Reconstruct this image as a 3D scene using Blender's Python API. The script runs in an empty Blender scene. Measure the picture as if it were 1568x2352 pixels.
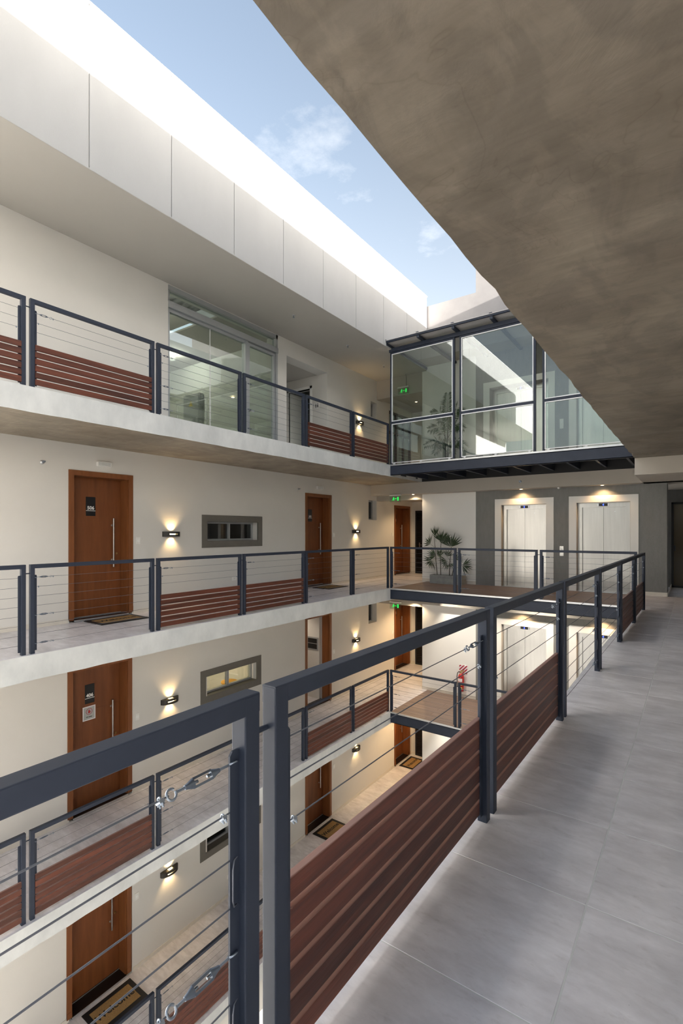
import bpy, math, random
from mathutils import Vector, Matrix
random.seed(7)
R = math.radians
S = bpy.context.scene
COL = S.collection

# ---------------------------------------------------------------- camera, sky, sun, exposure
cam_d = bpy.data.cameras.new('camera'); cam = bpy.data.objects.new('camera', cam_d); COL.objects.link(cam)
cam.location = (0, 0, 1.5); cam.rotation_euler = (R(90), 0, R(35.63))
cam_d.sensor_fit = 'VERTICAL'; cam_d.sensor_height = 36; cam_d.lens = 1134.4 / 2352 * 36
cam_d.shift_y = 44.6 / 2352; cam_d.clip_start = 0.05; cam_d.clip_end = 2000
S.camera = cam
S.view_settings.view_transform = 'Standard'; S.view_settings.look = 'None'
S.view_settings.gamma = 1; S.view_settings.use_curve_mapping = False
S.view_settings.exposure = 1.75
S.cycles.max_bounces = 9; S.cycles.diffuse_bounces = 6; S.cycles.glossy_bounces = 4
S.cycles.transparent_max_bounces = 16; S.cycles.use_denoising = True
S.cycles.caustics_reflective = False; S.cycles.caustics_refractive = False
S.cycles.sample_clamp_indirect = 6; S.cycles.use_adaptive_sampling = True; S.cycles.adaptive_threshold = .04

SUN_EL = 10.0; SUN_AZ = 5.0      # azimuth from +X towards -Y
W = bpy.data.worlds.new('World'); S.world = W; W.use_nodes = True
nt = W.node_tree; nt.nodes.clear()
def wn(t): return nt.nodes.new(t)
wo = wn('ShaderNodeOutputWorld'); bg = wn('ShaderNodeBackground')
sky = wn('ShaderNodeTexSky'); sky.sky_type = 'NISHITA'; sky.sun_disc = False
sky.sun_elevation = R(SUN_EL); sky.sun_rotation = R(90 + SUN_AZ); sky.air_density = 1.0; sky.dust_density = 3.0; sky.ozone_density = 1.2
tc = wn('ShaderNodeTexCoord'); sep = wn('ShaderNodeSeparateXYZ'); nt.links.new(tc.outputs['Generated'], sep.inputs[0])
zc = wn('ShaderNodeMath'); zc.operation = 'MAXIMUM'; zc.inputs[1].default_value = 0.12; nt.links.new(sep.outputs['Z'], zc.inputs[0])
dv = wn('ShaderNodeVectorMath'); dv.operation = 'DIVIDE'; nt.links.new(tc.outputs['Generated'], dv.inputs[0])
cmb = wn('ShaderNodeCombineXYZ')
for i in range(3): nt.links.new(zc.outputs[0], cmb.inputs[i])
nt.links.new(cmb.outputs[0], dv.inputs[1])
cn = wn('ShaderNodeTexNoise'); cn.inputs['Scale'].default_value = 3.1; cn.inputs['Detail'].default_value = 9; cn.inputs['Roughness'].default_value = .62
mp = wn('ShaderNodeMapping'); mp.inputs['Location'].default_value = (6.8, 9.2, 7.3); nt.links.new(dv.outputs[0], mp.inputs[0]); nt.links.new(mp.outputs[0], cn.inputs['Vector'])
cr = wn('ShaderNodeValToRGB'); cr.color_ramp.elements[0].position = .56; cr.color_ramp.elements[1].position = .78
cr.color_ramp.elements[0].color = (0, 0, 0, 1); cr.color_ramp.elements[1].color = (.8, .8, .8, 1)
nt.links.new(cn.outputs['Fac'], cr.inputs[0])
SKY_GAIN = 0.143
hs = wn('ShaderNodeHueSaturation'); hs.inputs['Saturation'].default_value = .72; hs.inputs['Value'].default_value = 1.0
nt.links.new(sky.outputs[0], hs.inputs['Color'])
hz1 = wn('ShaderNodeMapRange'); hz1.inputs['From Min'].default_value = .75; hz1.inputs['From Max'].default_value = .15; hz1.inputs['To Max'].default_value = .75; hz1.interpolation_type = 'SMOOTHSTEP'; nt.links.new(sep.outputs['Z'], hz1.inputs['Value'])
hz2 = wn('ShaderNodeHueSaturation'); hz2.inputs['Saturation'].default_value = .35; hz2.inputs['Value'].default_value = 1.08; nt.links.new(hs.outputs[0], hz2.inputs['Color'])
hz = wn('ShaderNodeMix'); hz.data_type = 'RGBA'; nt.links.new(hz1.outputs[0], hz.inputs['Factor']); nt.links.new(hs.outputs[0], hz.inputs['A']); nt.links.new(hz2.outputs[0], hz.inputs['B'])
mx = wn('ShaderNodeMix'); mx.data_type = 'RGBA'; nt.links.new(cr.outputs[0], mx.inputs['Factor'])
nt.links.new(hz.outputs['Result'], mx.inputs['A'])
cb = wn('ShaderNodeVectorMath'); cb.operation = 'SCALE'; cb.inputs[3].default_value = 1.5; nt.links.new(hs.outputs[0], cb.inputs[0])
cw = wn('ShaderNodeHueSaturation'); cw.inputs['Saturation'].default_value = .25; nt.links.new(cb.outputs[0], cw.inputs['Color'])
nt.links.new(cw.outputs[0], mx.inputs['B'])
nt.links.new(mx.outputs['Result'], bg.inputs['Color']); bg.inputs['Strength'].default_value = SKY_GAIN
nt.links.new(bg.outputs[0], wo.inputs[0])
sd = bpy.data.lights.new('sun', 'SUN'); sun = bpy.data.objects.new('sun', sd); COL.objects.link(sun)
sd.energy = 9.0; sd.color = (1.0, .955, .90); sd.angle = R(.5)
sun.rotation_euler = Vector((-math.cos(R(SUN_AZ)), math.sin(R(SUN_AZ)), -math.tan(R(SUN_EL)))).to_track_quat('-Z', 'Y').to_euler()

# ---------------------------------------------------------------- materials
def mat(name, col, rough=.6, metal=0, var=.0, vscale=2.0, bump=0, bscale=40, stretch=(1, 1, 1), rnd=0, col2=None, detail=6, spec=.5, coord='Object', emit=None, estr=0, coat=0):
    m = bpy.data.materials.new(name); m.use_nodes = True
    t = m.node_tree; p = t.nodes['Principled BSDF']
    p.inputs['Roughness'].default_value = rough; p.inputs['Metallic'].default_value = metal
    p.inputs['Specular IOR Level'].default_value = spec
    p.inputs['Coat Weight'].default_value = coat; p.inputs['Coat Roughness'].default_value = .28
    p.inputs['Base Color'].default_value = (*col, 1)
    if emit:
        p.inputs['Emission Color'].default_value = (*emit, 1); p.inputs['Emission Strength'].default_value = estr
    if var or bump or rnd or col2:
        tcn = t.nodes.new('ShaderNodeTexCoord'); mpn = t.nodes.new('ShaderNodeMapping'); mpn.inputs['Scale'].default_value = stretch
        src = tcn.outputs[coord]
        oi = t.nodes.new('ShaderNodeObjectInfo')
        if rnd:
            ad = t.nodes.new('ShaderNodeVectorMath'); ad.operation = 'ADD'
            sc = t.nodes.new('ShaderNodeMath'); sc.operation = 'MULTIPLY'; sc.inputs[1].default_value = 37.0
            t.links.new(oi.outputs['Random'], sc.inputs[0]); t.links.new(src, ad.inputs[0]); t.links.new(sc.outputs[0], ad.inputs[1]); src = ad.outputs[0]
        t.links.new(src, mpn.inputs[0])
        n = t.nodes.new('ShaderNodeTexNoise'); n.inputs['Scale'].default_value = vscale; n.inputs['Detail'].default_value = detail; n.inputs['Roughness'].default_value = .62
        t.links.new(mpn.outputs[0], n.inputs['Vector'])
        c2 = col2 if col2 else tuple(c * (1 - var) for c in col); c1 = col if col2 else tuple(min(1, c * (1 + var)) for c in col)
        rmp = t.nodes.new('ShaderNodeValToRGB'); rmp.color_ramp.elements[0].position = .32; rmp.color_ramp.elements[1].position = .68
        rmp.color_ramp.elements[0].color = (*c2, 1); rmp.color_ramp.elements[1].color = (*c1, 1)
        t.links.new(n.outputs['Fac'], rmp.inputs[0]); out = rmp.outputs[0]
        if rnd:
            h = t.nodes.new('ShaderNodeHueSaturation'); mr = t.nodes.new('ShaderNodeMapRange')
            mr.inputs['To Min'].default_value = 1 - rnd; mr.inputs['To Max'].default_value = 1 + rnd
            t.links.new(oi.outputs['Random'], mr.inputs['Value']); t.links.new(mr.outputs[0], h.inputs['Value']); t.links.new(out, h.inputs['Color']); out = h.outputs[0]
        t.links.new(out, p.inputs['Base Color'])
        if bump:
            n2 = t.nodes.new('ShaderNodeTexNoise'); n2.inputs['Scale'].default_value = bscale; n2.inputs['Detail'].default_value = 5
            t.links.new(mpn.outputs[0], n2.inputs['Vector'])
            b = t.nodes.new('ShaderNodeBump'); b.inputs['Strength'].default_value = bump; b.inputs['Distance'].default_value = .02
            t.links.new(n2.outputs['Fac'], b.inputs['Height']); t.links.new(b.outputs[0], p.inputs['Normal'])
    return m
M = {}
M['cream'] = mat('cream_plaster', (.70, .685, .65), .85, var=.02, vscale=1.2, bump=.05, bscale=90)
M['white'] = mat('white_plaster', (.86, .855, .83), .85, var=.015, vscale=1.0, bump=.04, bscale=90)
M['parapet'] = mat('parapet_render', (.49, .487, .48), .85, var=.03, vscale=1.6, bump=.06, bscale=60, stretch=(1, 1, .5))
M['ceil'] = mat('painted_soffit', (.47, .45, .415), .85, var=.02, vscale=1)
M['concrete'] = mat('smooth_concrete', (.75, .76, .75), .75, col2=(.585, .60, .595), vscale=2.8, bump=.08, bscale=14, stretch=(1, 1, .6), detail=9)
M['midgrey'] = mat('walkway_wall_paint', (.38, .38, .37), .85, var=.02, vscale=1)
def soffit_mat(gain, name):
    m = bpy.data.materials.new(name); m.use_nodes = True; t = m.node_tree; p = t.nodes['Principled BSDF']
    tcn = t.nodes.new('ShaderNodeTexCoord')
    def noise(scale, detail, dist, st=(1, 1, 1), rough=.6):
        mp_ = t.nodes.new('ShaderNodeMapping'); mp_.inputs['Scale'].default_value = st; t.links.new(tcn.outputs['Object'], mp_.inputs[0])
        n = t.nodes.new('ShaderNodeTexNoise'); n.inputs['Scale'].default_value = scale; n.inputs['Detail'].default_value = detail; n.inputs['Distortion'].default_value = dist; n.inputs['Roughness'].default_value = rough
        t.links.new(mp_.outputs[0], n.inputs['Vector']); return n.outputs['Fac']
    def ramp(src, a, b_, ca, cb_):
        r = t.nodes.new('ShaderNodeValToRGB'); e = r.color_ramp.elements; e[0].position = a; e[1].position = b_; e[0].color = (*ca, 1); e[1].color = (*cb_, 1); t.links.new(src, r.inputs[0]); return r.outputs[0]
    base = ramp(noise(1.1, 9, .7), .36, .64, tuple(c * gain for c in (.215, .182, .142)), tuple(c * gain for c in (.315, .272, .218)))
    patch = ramp(noise(2.2, 6, .9, (1.4, .7, 1)), .44, .54, (.80, .80, .80), (1.06, 1.05, 1.03))
    streak = ramp(noise(7, 6, .6, (.35, 2.2, 1)), .35, .65, (.88, .87, .85), (1.08, 1.08, 1.08))
    crack = ramp(noise(1.0, 4, 1.2), .494, .5, (1, 1, 1), (.82, .80, .78)); crack2 = ramp(noise(1.0, 4, 1.2), .5, .505, (1, 1, 1), (1.2, 1.22, 1.25))
    cur = base
    for q in (patch, streak, crack, crack2):
        mm = t.nodes.new('ShaderNodeMix'); mm.data_type = 'RGBA'; mm.blend_type = 'MULTIPLY'; mm.inputs['Factor'].default_value = .8; mm.clamp_result = False
        t.links.new(cur, mm.inputs['A']); t.links.new(q, mm.inputs['B']); cur = mm.outputs['Result']
    t.links.new(cur, p.inputs['Base Color']); p.inputs['Roughness'].default_value = .55
    b_ = t.nodes.new('ShaderNodeBump'); b_.inputs['Strength'].default_value = .18; b_.inputs['Distance'].default_value = .03
    t.links.new(noise(3.0, 6, 1.5), b_.inputs['Height']); t.links.new(b_.outputs[0], p.inputs['Normal'])
    return m
M['soffit'] = soffit_mat(.66, 'troweled_concrete'); M['soffit2'] = soffit_mat(1.0, 'gallery_soffit_concrete')
M['beam_shade'] = mat('shaded_ceiling_tone', (.46, .425, .375), .85, var=.03, vscale=1)  # pale beams and ceilings; their shadow is put into this darker tone
M['tower'] = mat('tower_render', (.34, .32, .31), .85, var=.05, vscale=2.5)
M['grey'] = mat('dark_grey_texture', (.235, .235, .228), .85, var=.07, vscale=14, bump=.25, bscale=70, stretch=(1, 1, .25))
M['steel'] = mat('charcoal_paint', (.032, .040, .061), .46, var=.08, vscale=6, spec=.28)
M['black'] = mat('black_plate', (.008, .008, .009), .35)
M['dark'] = mat('dark_void', (.012, .012, .013), .7)
M['alu'] = mat('aluminium', (.62, .63, .64), .4, metal=.85, var=.04, vscale=20)
M['alugrey'] = mat('grey_aluminium_frame', (.42, .44, .45), .45, metal=.35)
M['whitemetal'] = mat('white_frame_paint', (.86, .87, .88), .4)
M['zinc'] = mat('galvanised_steel', (.33, .37, .43), .38, metal=.95, var=.08, vscale=60)
M['castzinc'] = mat('cast_turnbuckle_metal', (.17, .20, .25), .42, metal=.8, var=.1, vscale=60)
M['cable'] = mat('steel_cable', (.17, .18, .21), .45, metal=.7)
M['inox'] = mat('brushed_stainless', (.50, .49, .465), .30, metal=1, var=.06, vscale=3, bump=.03, bscale=60, stretch=(6, 6, .4))
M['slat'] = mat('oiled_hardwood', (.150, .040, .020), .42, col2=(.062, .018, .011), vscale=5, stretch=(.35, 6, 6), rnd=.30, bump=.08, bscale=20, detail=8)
def paint_top_light(m, col, f):
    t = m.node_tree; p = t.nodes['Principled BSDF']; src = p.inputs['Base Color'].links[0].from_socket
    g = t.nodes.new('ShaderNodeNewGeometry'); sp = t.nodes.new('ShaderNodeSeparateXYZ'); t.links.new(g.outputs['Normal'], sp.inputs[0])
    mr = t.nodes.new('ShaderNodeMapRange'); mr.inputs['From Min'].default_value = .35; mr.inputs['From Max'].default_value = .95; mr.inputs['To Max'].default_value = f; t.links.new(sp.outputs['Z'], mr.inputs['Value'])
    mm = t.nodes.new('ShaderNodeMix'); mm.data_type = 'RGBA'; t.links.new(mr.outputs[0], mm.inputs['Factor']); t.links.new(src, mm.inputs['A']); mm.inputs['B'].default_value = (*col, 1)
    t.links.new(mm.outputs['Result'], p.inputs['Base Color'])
paint_top_light(M['slat'], (.42, .25, .21), .65)      # sky light on the upper faces, painted into the wood colour
M['door'] = mat('veneered_door', (.215, .070, .020), .45, col2=(.145, .042, .011), vscale=3.2, stretch=(3, 3, .35), bump=.03, bscale=30, detail=8, rnd=.03)
M['casing'] = mat('wood_casing', (.24, .084, .025), .45, col2=(.185, .060, .017), vscale=4, stretch=(4, 4, .4), detail=7)
def tile_mat():
    m = bpy.data.materials.new('stone_tile'); m.use_nodes = True; t = m.node_tree; p = t.nodes['Principled BSDF']
    tcn = t.nodes.new('ShaderNodeTexCoord'); oi = t.nodes.new('ShaderNodeObjectInfo')
    sc = t.nodes.new('ShaderNodeMath'); sc.operation = 'MULTIPLY'; sc.inputs[1].default_value = 53.0; t.links.new(oi.outputs['Random'], sc.inputs[0])
    ad = t.nodes.new('ShaderNodeVectorMath'); ad.operation = 'ADD'; t.links.new(tcn.outputs['Object'], ad.inputs[0]); t.links.new(sc.outputs[0], ad.inputs[1])
    def noise(scale, detail, st, dist=0, rough=.65):
        mp_ = t.nodes.new('ShaderNodeMapping'); mp_.inputs['Scale'].default_value = st; t.links.new(ad.outputs[0], mp_.inputs[0])
        n = t.nodes.new('ShaderNodeTexNoise'); n.inputs['Scale'].default_value = scale; n.inputs['Detail'].default_value = detail; n.inputs['Roughness'].default_value = rough; n.inputs['Distortion'].default_value = dist
        t.links.new(mp_.outputs[0], n.inputs['Vector']); return n.outputs['Fac']
    def ramp(src, a, b_, ca, cb_):
        r = t.nodes.new('ShaderNodeValToRGB'); e = r.color_ramp.elements; e[0].position = a; e[1].position = b_; e[0].color = (*ca, 1); e[1].color = (*cb_, 1); t.links.new(src, r.inputs[0]); return r.outputs[0]
    cur = ramp(noise(3.0, 8, (.8, 1.4, 1)), .33, .68, (.61, .59, .615), (.83, .81, .84))
    for q in (ramp(noise(6, 10, (.7, 2.0, 1), .4, .6), .36, .60, (.90, .895, .89), (1.05, 1.05, 1.05)), ramp(noise(20, 6, (.7, 1.5, 1)), .28, .42, (.86, .85, .84), (1, 1, 1)), ramp(noise(60, 3, (1, 1, 1)), .22, .27, (.62, .60, .57), (1, 1, 1))):
        mm = t.nodes.new('ShaderNodeMix'); mm.data_type = 'RGBA'; mm.blend_type = 'MULTIPLY'; mm.inputs['Factor'].default_value = .9
        t.links.new(cur, mm.inputs['A']); t.links.new(q, mm.inputs['B']); cur = mm.outputs['Result']
    t.links.new(cur, p.inputs['Base Color']); p.inputs['Roughness'].default_value = .34
    b_ = t.nodes.new('ShaderNodeBump'); b_.inputs['Strength'].default_value = .06; b_.inputs['Distance'].default_value = .01; t.links.new(noise(30, 6, (1, 1, 1)), b_.inputs['Height']); t.links.new(b_.outputs[0], p.inputs['Normal'])
    return m
M['tile'] = tile_mat()
M['skirt'] = mat('skirting_tile', (.70, .66, .59), .5, var=.06, vscale=6)
M['deck'] = mat('deck_board', (.27, .19, .155), .5, col2=(.19, .135, .11), vscale=4, stretch=(.4, 5, 5), rnd=.08, bump=.05, bscale=20)
M['surround'] = mat('taupe_render', (.155, .145, .125), .75, var=.05, vscale=6)
M['coir'] = mat('coir', (.36, .22, .085), .95, var=.25, vscale=90, bump=.5, bscale=160)
M['rubber'] = mat('black_rubber', (.012, .013, .014), .6)
M['plastic'] = mat('white_plastic', (.82, .81, .78), .4)
M['text'] = mat('white_lettering', (.88, .88, .86), .5)
M['ink'] = mat('black_lettering', (.02, .016, .012), .8)
M['red'] = mat('red_enamel', (.45, .008, .010), .25, coat=.5)
M['crimson'] = mat('crimson_print', (.42, .010, .05), .5)
M['paperwhite'] = mat('white_print', (.82, .80, .82), .5)
M['yellow'] = mat('label_yellow', (.62, .50, .16), .6)
M['signgrey'] = mat('sign_grey', (.42, .44, .43), .5)
M['orange'] = mat('mustard_fabric', (.62, .30, .015), .7)
M['leaf'] = mat('palm_leaf', (.040, .075, .022), .5, col2=(.018, .040, .012), vscale=8, rnd=.25)
M['leaf2'] = mat('feather_palm_leaf', (.075, .12, .045), .5, col2=(.035, .065, .022), vscale=8, rnd=.25)
M['stem'] = mat('palm_stem', (.06, .05, .03), .8, var=.3, vscale=30)
M['soil'] = mat('soil', (.10, .045, .03), .95, var=.4, vscale=40)
M['planter'] = mat('cement_planter', (.40, .41, .39), .8, col2=(.28, .29, .28), vscale=6, bump=.1, bscale=20)
M['warm'] = mat('lamp_glow', (1, .8, .45), .5, emit=(1, .72, .34), estr=9)
M['down'] = mat('downlight_glow', (1, .85, .6), .5, emit=(1, .72, .40), estr=6)
M['blue'] = mat('display_blue', (.02, .03, .6), .5, emit=(.03, .06, 1.0), estr=2.5)
M['green'] = mat('exit_green', (.02, .5, .08), .5, emit=(.02, .85, .10), estr=.35)
M['brass'] = mat('brass', (.55, .42, .18), .3, metal=1)
M['ground'] = mat('ground_paving', (.50, .48, .45), .9, var=.12, vscale=.2)
M['poly'] = mat('polycarbonate', (.62, .60, .60), .4, var=.03, vscale=3)
M['neighbour'] = mat('neighbour_render', (.6, .57, .52), .9, var=.05, vscale=.3)
M['room'] = mat('room_paint', (.72, .74, .70), .8)
M['roomdark'] = mat('dim_room', (.10, .105, .10), .9)
M['corr'] = mat('metal_deck', (.35, .36, .37), .5, metal=.4)
M['curtain'] = mat('curtain', (.22, .23, .22), .9, var=.2, vscale=9, stretch=(1, 6, .05))
M['bronze'] = mat('bronze_glassdoor', (.05, .032, .022), .4)
def glass(name, tint, base=.06, k=1.0, rough=0.0):
    m = bpy.data.materials.new(name); m.use_nodes = True; t = m.node_tree; t.nodes.clear()
    o = t.nodes.new('ShaderNodeOutputMaterial'); mixs = t.nodes.new('ShaderNodeMixShader')
    tr = t.nodes.new('ShaderNodeBsdfTransparent'); tr.inputs[0].default_value = (*tint, 1)
    gl = t.nodes.new('ShaderNodeBsdfGlossy'); gl.inputs['Roughness'].default_value = rough; gl.inputs[0].default_value = (.95, .97, 1, 1)
    fr = t.nodes.new('ShaderNodeFresnel'); geo = t.nodes.new('ShaderNodeNewGeometry')      # same reflectance on both faces of the thin pane
    io = t.nodes.new('ShaderNodeMapRange'); io.inputs['To Min'].default_value = 1.52; io.inputs['To Max'].default_value = 1 / 1.52
    t.links.new(geo.outputs['Backfacing'], io.inputs['Value']); t.links.new(io.outputs[0], fr.inputs[0])
    ma = t.nodes.new('ShaderNodeMath'); ma.operation = 'MULTIPLY_ADD'; ma.inputs[1].default_value = k; ma.inputs[2].default_value = base; ma.use_clamp = True
    t.links.new(fr.outputs[0], ma.inputs[0]); t.links.new(ma.outputs[0], mixs.inputs[0])
    t.links.new(tr.outputs[0], mixs.inputs[1]); t.links.new(gl.outputs[0], mixs.inputs[2]); t.links.new(mixs.outputs[0], o.inputs[0])
    return m
M['glass'] = glass('clear_glass', (.84, .89, .86), .045, 1.0)
M['roomglass'] = glass('shop_glass', (.76, .82, .78), .12, 1.1)
M['darkglass'] = glass('dark_glass', (.35, .37, .36), .04, 1.0)
M['winglass'] = glass('window_glass', (.72, .74, .70), .04, 1.0)
M['acrylic'] = glass('acrylic', (.82, .90, .84), .03, .8)

# ---------------------------------------------------------------- mesh helpers
class MB:
    def __init__(s): s.v = []; s.f = []; s.sm = set()
    def add(s, vs, fs, smooth=False):
        o = len(s.v); s.v += [tuple(v) for v in vs]
        for f in fs:
            if smooth: s.sm.add(len(s.f))
            s.f.append(tuple(i + o for i in f))
        return s
    def box(s, x0, x1, y0, y1, z0, z1):
        x0, x1 = sorted((x0, x1)); y0, y1 = sorted((y0, y1)); z0, z1 = sorted((z0, z1))
        return s.add([(x0, y0, z0), (x1, y0, z0), (x1, y1, z0), (x0, y1, z0), (x0, y0, z1), (x1, y0, z1), (x1, y1, z1), (x0, y1, z1)],
                     [(0, 3, 2, 1), (4, 5, 6, 7), (0, 1, 5, 4), (1, 2, 6, 5), (2, 3, 7, 6), (3, 0, 4, 7)])
    def rbox(s, x0, x1, y0, y1, z0, z1, r=.004, axis=0):
        """box with rounded long edges along axis"""
        lo = [x0, y0, z0]; hi = [x1, y1, z1]; a, b = [(1, 2), (2, 0), (0, 1)][axis]
        pr = []
        for (cx, cy, st) in ((hi[a] - r, hi[b] - r, 0), (lo[a] + r, hi[b] - r, 90), (lo[a] + r, lo[b] + r, 180), (hi[a] - r, lo[b] + r, 270)):
            for k in range(4):
                t = R(st + 30 * k); pr.append((cx + r * math.cos(t), cy + r * math.sin(t)))
        n = len(pr); vs = []
        for e in (lo[axis], hi[axis]):
            for p in pr:
                q = [0, 0, 0]; q[axis] = e; q[a] = p[0]; q[b] = p[1]; vs.append(q)
        s.add(vs, [tuple(range(n))[::-1], tuple(range(n, 2 * n))])
        return s.add(vs, [(i, (i + 1) % n, n + (i + 1) % n, n + i) for i in range(n)], False)
    def tube(s, p0, p1, r0, r1=None, n=10, caps=True):
        r1 = r0 if r1 is None else r1
        p0 = Vector(p0); p1 = Vector(p1); d = (p1 - p0).normalized()
        u = d.orthogonal().normalized(); w = d.cross(u)
        vs = []
        for p, r in ((p0, r0), (p1, r1)):
            for k in range(n):
                t = 2 * math.pi * k / n; vs.append(p + u * (r * math.cos(t)) + w * (r * math.sin(t)))
        s.add(vs, [(i, (i + 1) % n, n + (i + 1) % n, n + i) for i in range(n)], True)
        if caps: s.add(vs, [tuple(range(n))[::-1], tuple(range(n, 2 * n))])
        return s
    def path(s, pts, r, n=8):
        pts = [Vector(p) for p in pts]; rings = []
        u = None
        for i, p in enumerate(pts):
            d = (pts[min(i + 1, len(pts) - 1)] - pts[max(i - 1, 0)]).normalized()
            u = d.orthogonal().normalized() if u is None else (u - d * u.dot(d)).normalized()
            w = d.cross(u); rr = r[i] if isinstance(r, (list, tuple)) else r
            rings.append([p + u * (rr * math.cos(2 * math.pi * k / n)) + w * (rr * math.sin(2 * math.pi * k / n)) for k in range(n)])
        vs = [v for rg in rings for v in rg]; fs = []
        for i in range(len(pts) - 1):
            for k in range(n): fs.append((i * n + k, i * n + (k + 1) % n, (i + 1) * n + (k + 1) % n, (i + 1) * n + k))
        s.add(vs, fs, True)
        return s.add(vs, [tuple(range(n))[::-1], tuple(range(len(vs) - n, len(vs)))])
    def lathe(s, prof, c=(0, 0, 0), n=20, axis=2):
        vs = []
        for (r, h) in prof:
            for k in range(n):
                t = 2 * math.pi * k / n; q = [r * math.cos(t), r * math.sin(t), h]
                if axis == 0: q = [h, q[0], q[1]]
                if axis == 1: q = [q[0], h, q[1]]
                vs.append((q[0] + c[0], q[1] + c[1], q[2] + c[2]))
        fs = []
        for i in range(len(prof) - 1):
            for k in range(n): fs.append((i * n + k, i * n + (k + 1) % n, (i + 1) * n + (k + 1) % n, (i + 1) * n + k))
        return s.add(vs, fs, True)
    def torus(s, c, ax1, ax2, R0, r, a0=0, a1=360, n=16, m=7):
        c = Vector(c); ax1 = Vector(ax1); ax2 = Vector(ax2)
        return s.path([c + ax1 * (R0 * math.cos(R(a0 + (a1 - a0) * i / n))) + ax2 * (R0 * math.sin(R(a0 + (a1 - a0) * i / n))) for i in range(n + 1)], r, m)
    def quad(s, *vs): return s.add(vs, [tuple(range(len(vs)))])
    def mesh(s, name):
        me = bpy.data.meshes.new(name); me.from_pydata(s.v, [], s.f); me.update()
        if s.sm:
            for i in s.sm: me.polygons[i].use_smooth = True
        return me
    def build(s, name, m, parent=None, loc=None, rot=None): return link(name, s.mesh(name), m, parent, loc, rot)
def link(name, me, m, parent=None, loc=None, rot=None):
    if m is not None and not me.materials: me.materials.append(M[m] if isinstance(m, str) else m)
    o = bpy.data.objects.new(name, me); COL.objects.link(o)
    if parent: o.parent = parent
    if loc: o.location = loc
    if rot: o.rotation_euler = rot
    return o
def empty(name, loc=(0, 0, 0), rz=0):
    o = bpy.data.objects.new(name, None); COL.objects.link(o); o.location = loc; o.rotation_euler = (0, 0, rz); o.empty_display_size = .1; return o
def tag(o, label, cat=None, group=None, kind=None):
    o['label'] = label
    if cat: o['category'] = cat
    if group: o['group'] = group
    if kind: o['kind'] = kind
    return o
def struct(o, label): return tag(o, label, None, None, 'structure')
TXT = {}
def text_mesh(s, size, extrude=.0015, offset=.0, align='CENTER'):
    k = (s, size, extrude, offset, align)
    if k in TXT: return TXT[k]
    cu = bpy.data.curves.new('lettering', 'FONT'); cu.body = s; cu.size = size; cu.extrude = extrude; cu.offset = offset; cu.align_x = align; cu.align_y = 'CENTER'; cu.resolution_u = 3
    ob = bpy.data.objects.new('lettering_source', cu); COL.objects.link(ob)
    dg = bpy.context.evaluated_depsgraph_get(); me = bpy.data.meshes.new_from_object(ob.evaluated_get(dg))
    bpy.data.objects.remove(ob); bpy.data.curves.remove(cu); me.name = 'lettering'; TXT[k] = me
    return me
def text(s, size, m, parent, loc, rot, offset=.0, name='lettering', extrude=.0015):
    me = text_mesh(s, size, extrude, offset).copy(); me.materials.clear()
    return link(name, me, m, parent, loc, rot)
def wall2d(name, axis, front, back, u0, u1, z0, z1, holes, m):
    """wall with rectangular openings; axis 'X': normal along X, u is Y; axis 'Y': normal along Y, u is X"""
    us = sorted({u0, u1, *[h[0] for h in holes], *[h[1] for h in holes]}); zs = sorted({z0, z1, *[h[2] for h in holes], *[h[3] for h in holes]})
    us = [u for u in us if u0 <= u <= u1]; zs = [z for z in zs if z0 <= z <= z1]
    def solid(i, j):
        if i < 0 or j < 0 or i >= len(us) - 1 or j >= len(zs) - 1: return False
        a = (us[i] + us[i + 1]) / 2; b = (zs[j] + zs[j + 1]) / 2
        return not any(h[0] < a < h[1] and h[2] < b < h[3] for h in holes)
    P = (lambda d, u, z: (d, u, z)) if axis == 'X' else (lambda d, u, z: (u, d, z))
    b = MB()
    for i in range(len(us) - 1):
        for j in range(len(zs) - 1):
            if not solid(i, j): continue
            a0, a1, c0, c1 = us[i], us[i + 1], zs[j], zs[j + 1]
            for d in (front, back): b.quad(P(d, a0, c0), P(d, a1, c0), P(d, a1, c1), P(d, a0, c1))
            if not solid(i - 1, j): b.quad(P(front, a0, c0), P(back, a0, c0), P(back, a0, c1), P(front, a0, c1))
            if not solid(i + 1, j): b.quad(P(front, a1, c0), P(back, a1, c0), P(back, a1, c1), P(front, a1, c1))
            if not solid(i, j - 1): b.quad(P(front, a0, c0), P(front, a1, c0), P(back, a1, c0), P(back, a0, c0))
            if not solid(i, j + 1): b.quad(P(front, a0, c1), P(front, a1, c1), P(back, a1, c1), P(back, a0, c1))
    return b.build(name, m)

# ---------------------------------------------------------------- levels and main planes
FZ = {6: 3.26, 5: 0.0, 4: -3.26, 3: -6.52}
LN = {6: 'top gallery', 5: 'eye-level gallery', 4: 'gallery one storey below', 3: 'lowest gallery in view'}
XW, XE, YB, XR = -8.33, -6.55, 13.57, -0.984
Y0L, Y1 = -4.0, 16.0
Y0R = -0.15
WT = .36

# ---------------------------------------------------------------- structure
holes = []
for L in (5, 4, 3):
    z = FZ[L]
    holes += [(3.975, 5.085, z, z + 2.50), (9.995, 11.115, z, z + 2.50), (14.71, 15.82, z, z + 2.38), (6.78, 8.26, z + 1.293, z + 1.713), (13.08, 13.56, z + 1.861, z + 2.486)]
z = FZ[6]
holes += [(5.84, 8.93, z, 6.30), (9.26, 10.94, z, 5.91), (13.21, 13.56, 5.128, 5.613), (14.35, 15.95, z, z + 2.30)]
struct(wall2d('wall_left', 'X', XW, XW - WT, Y0L, Y1, -9.8, 6.32, holes, 'cream'), 'long cream plaster wall behind the galleries with doors and windows')

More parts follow.
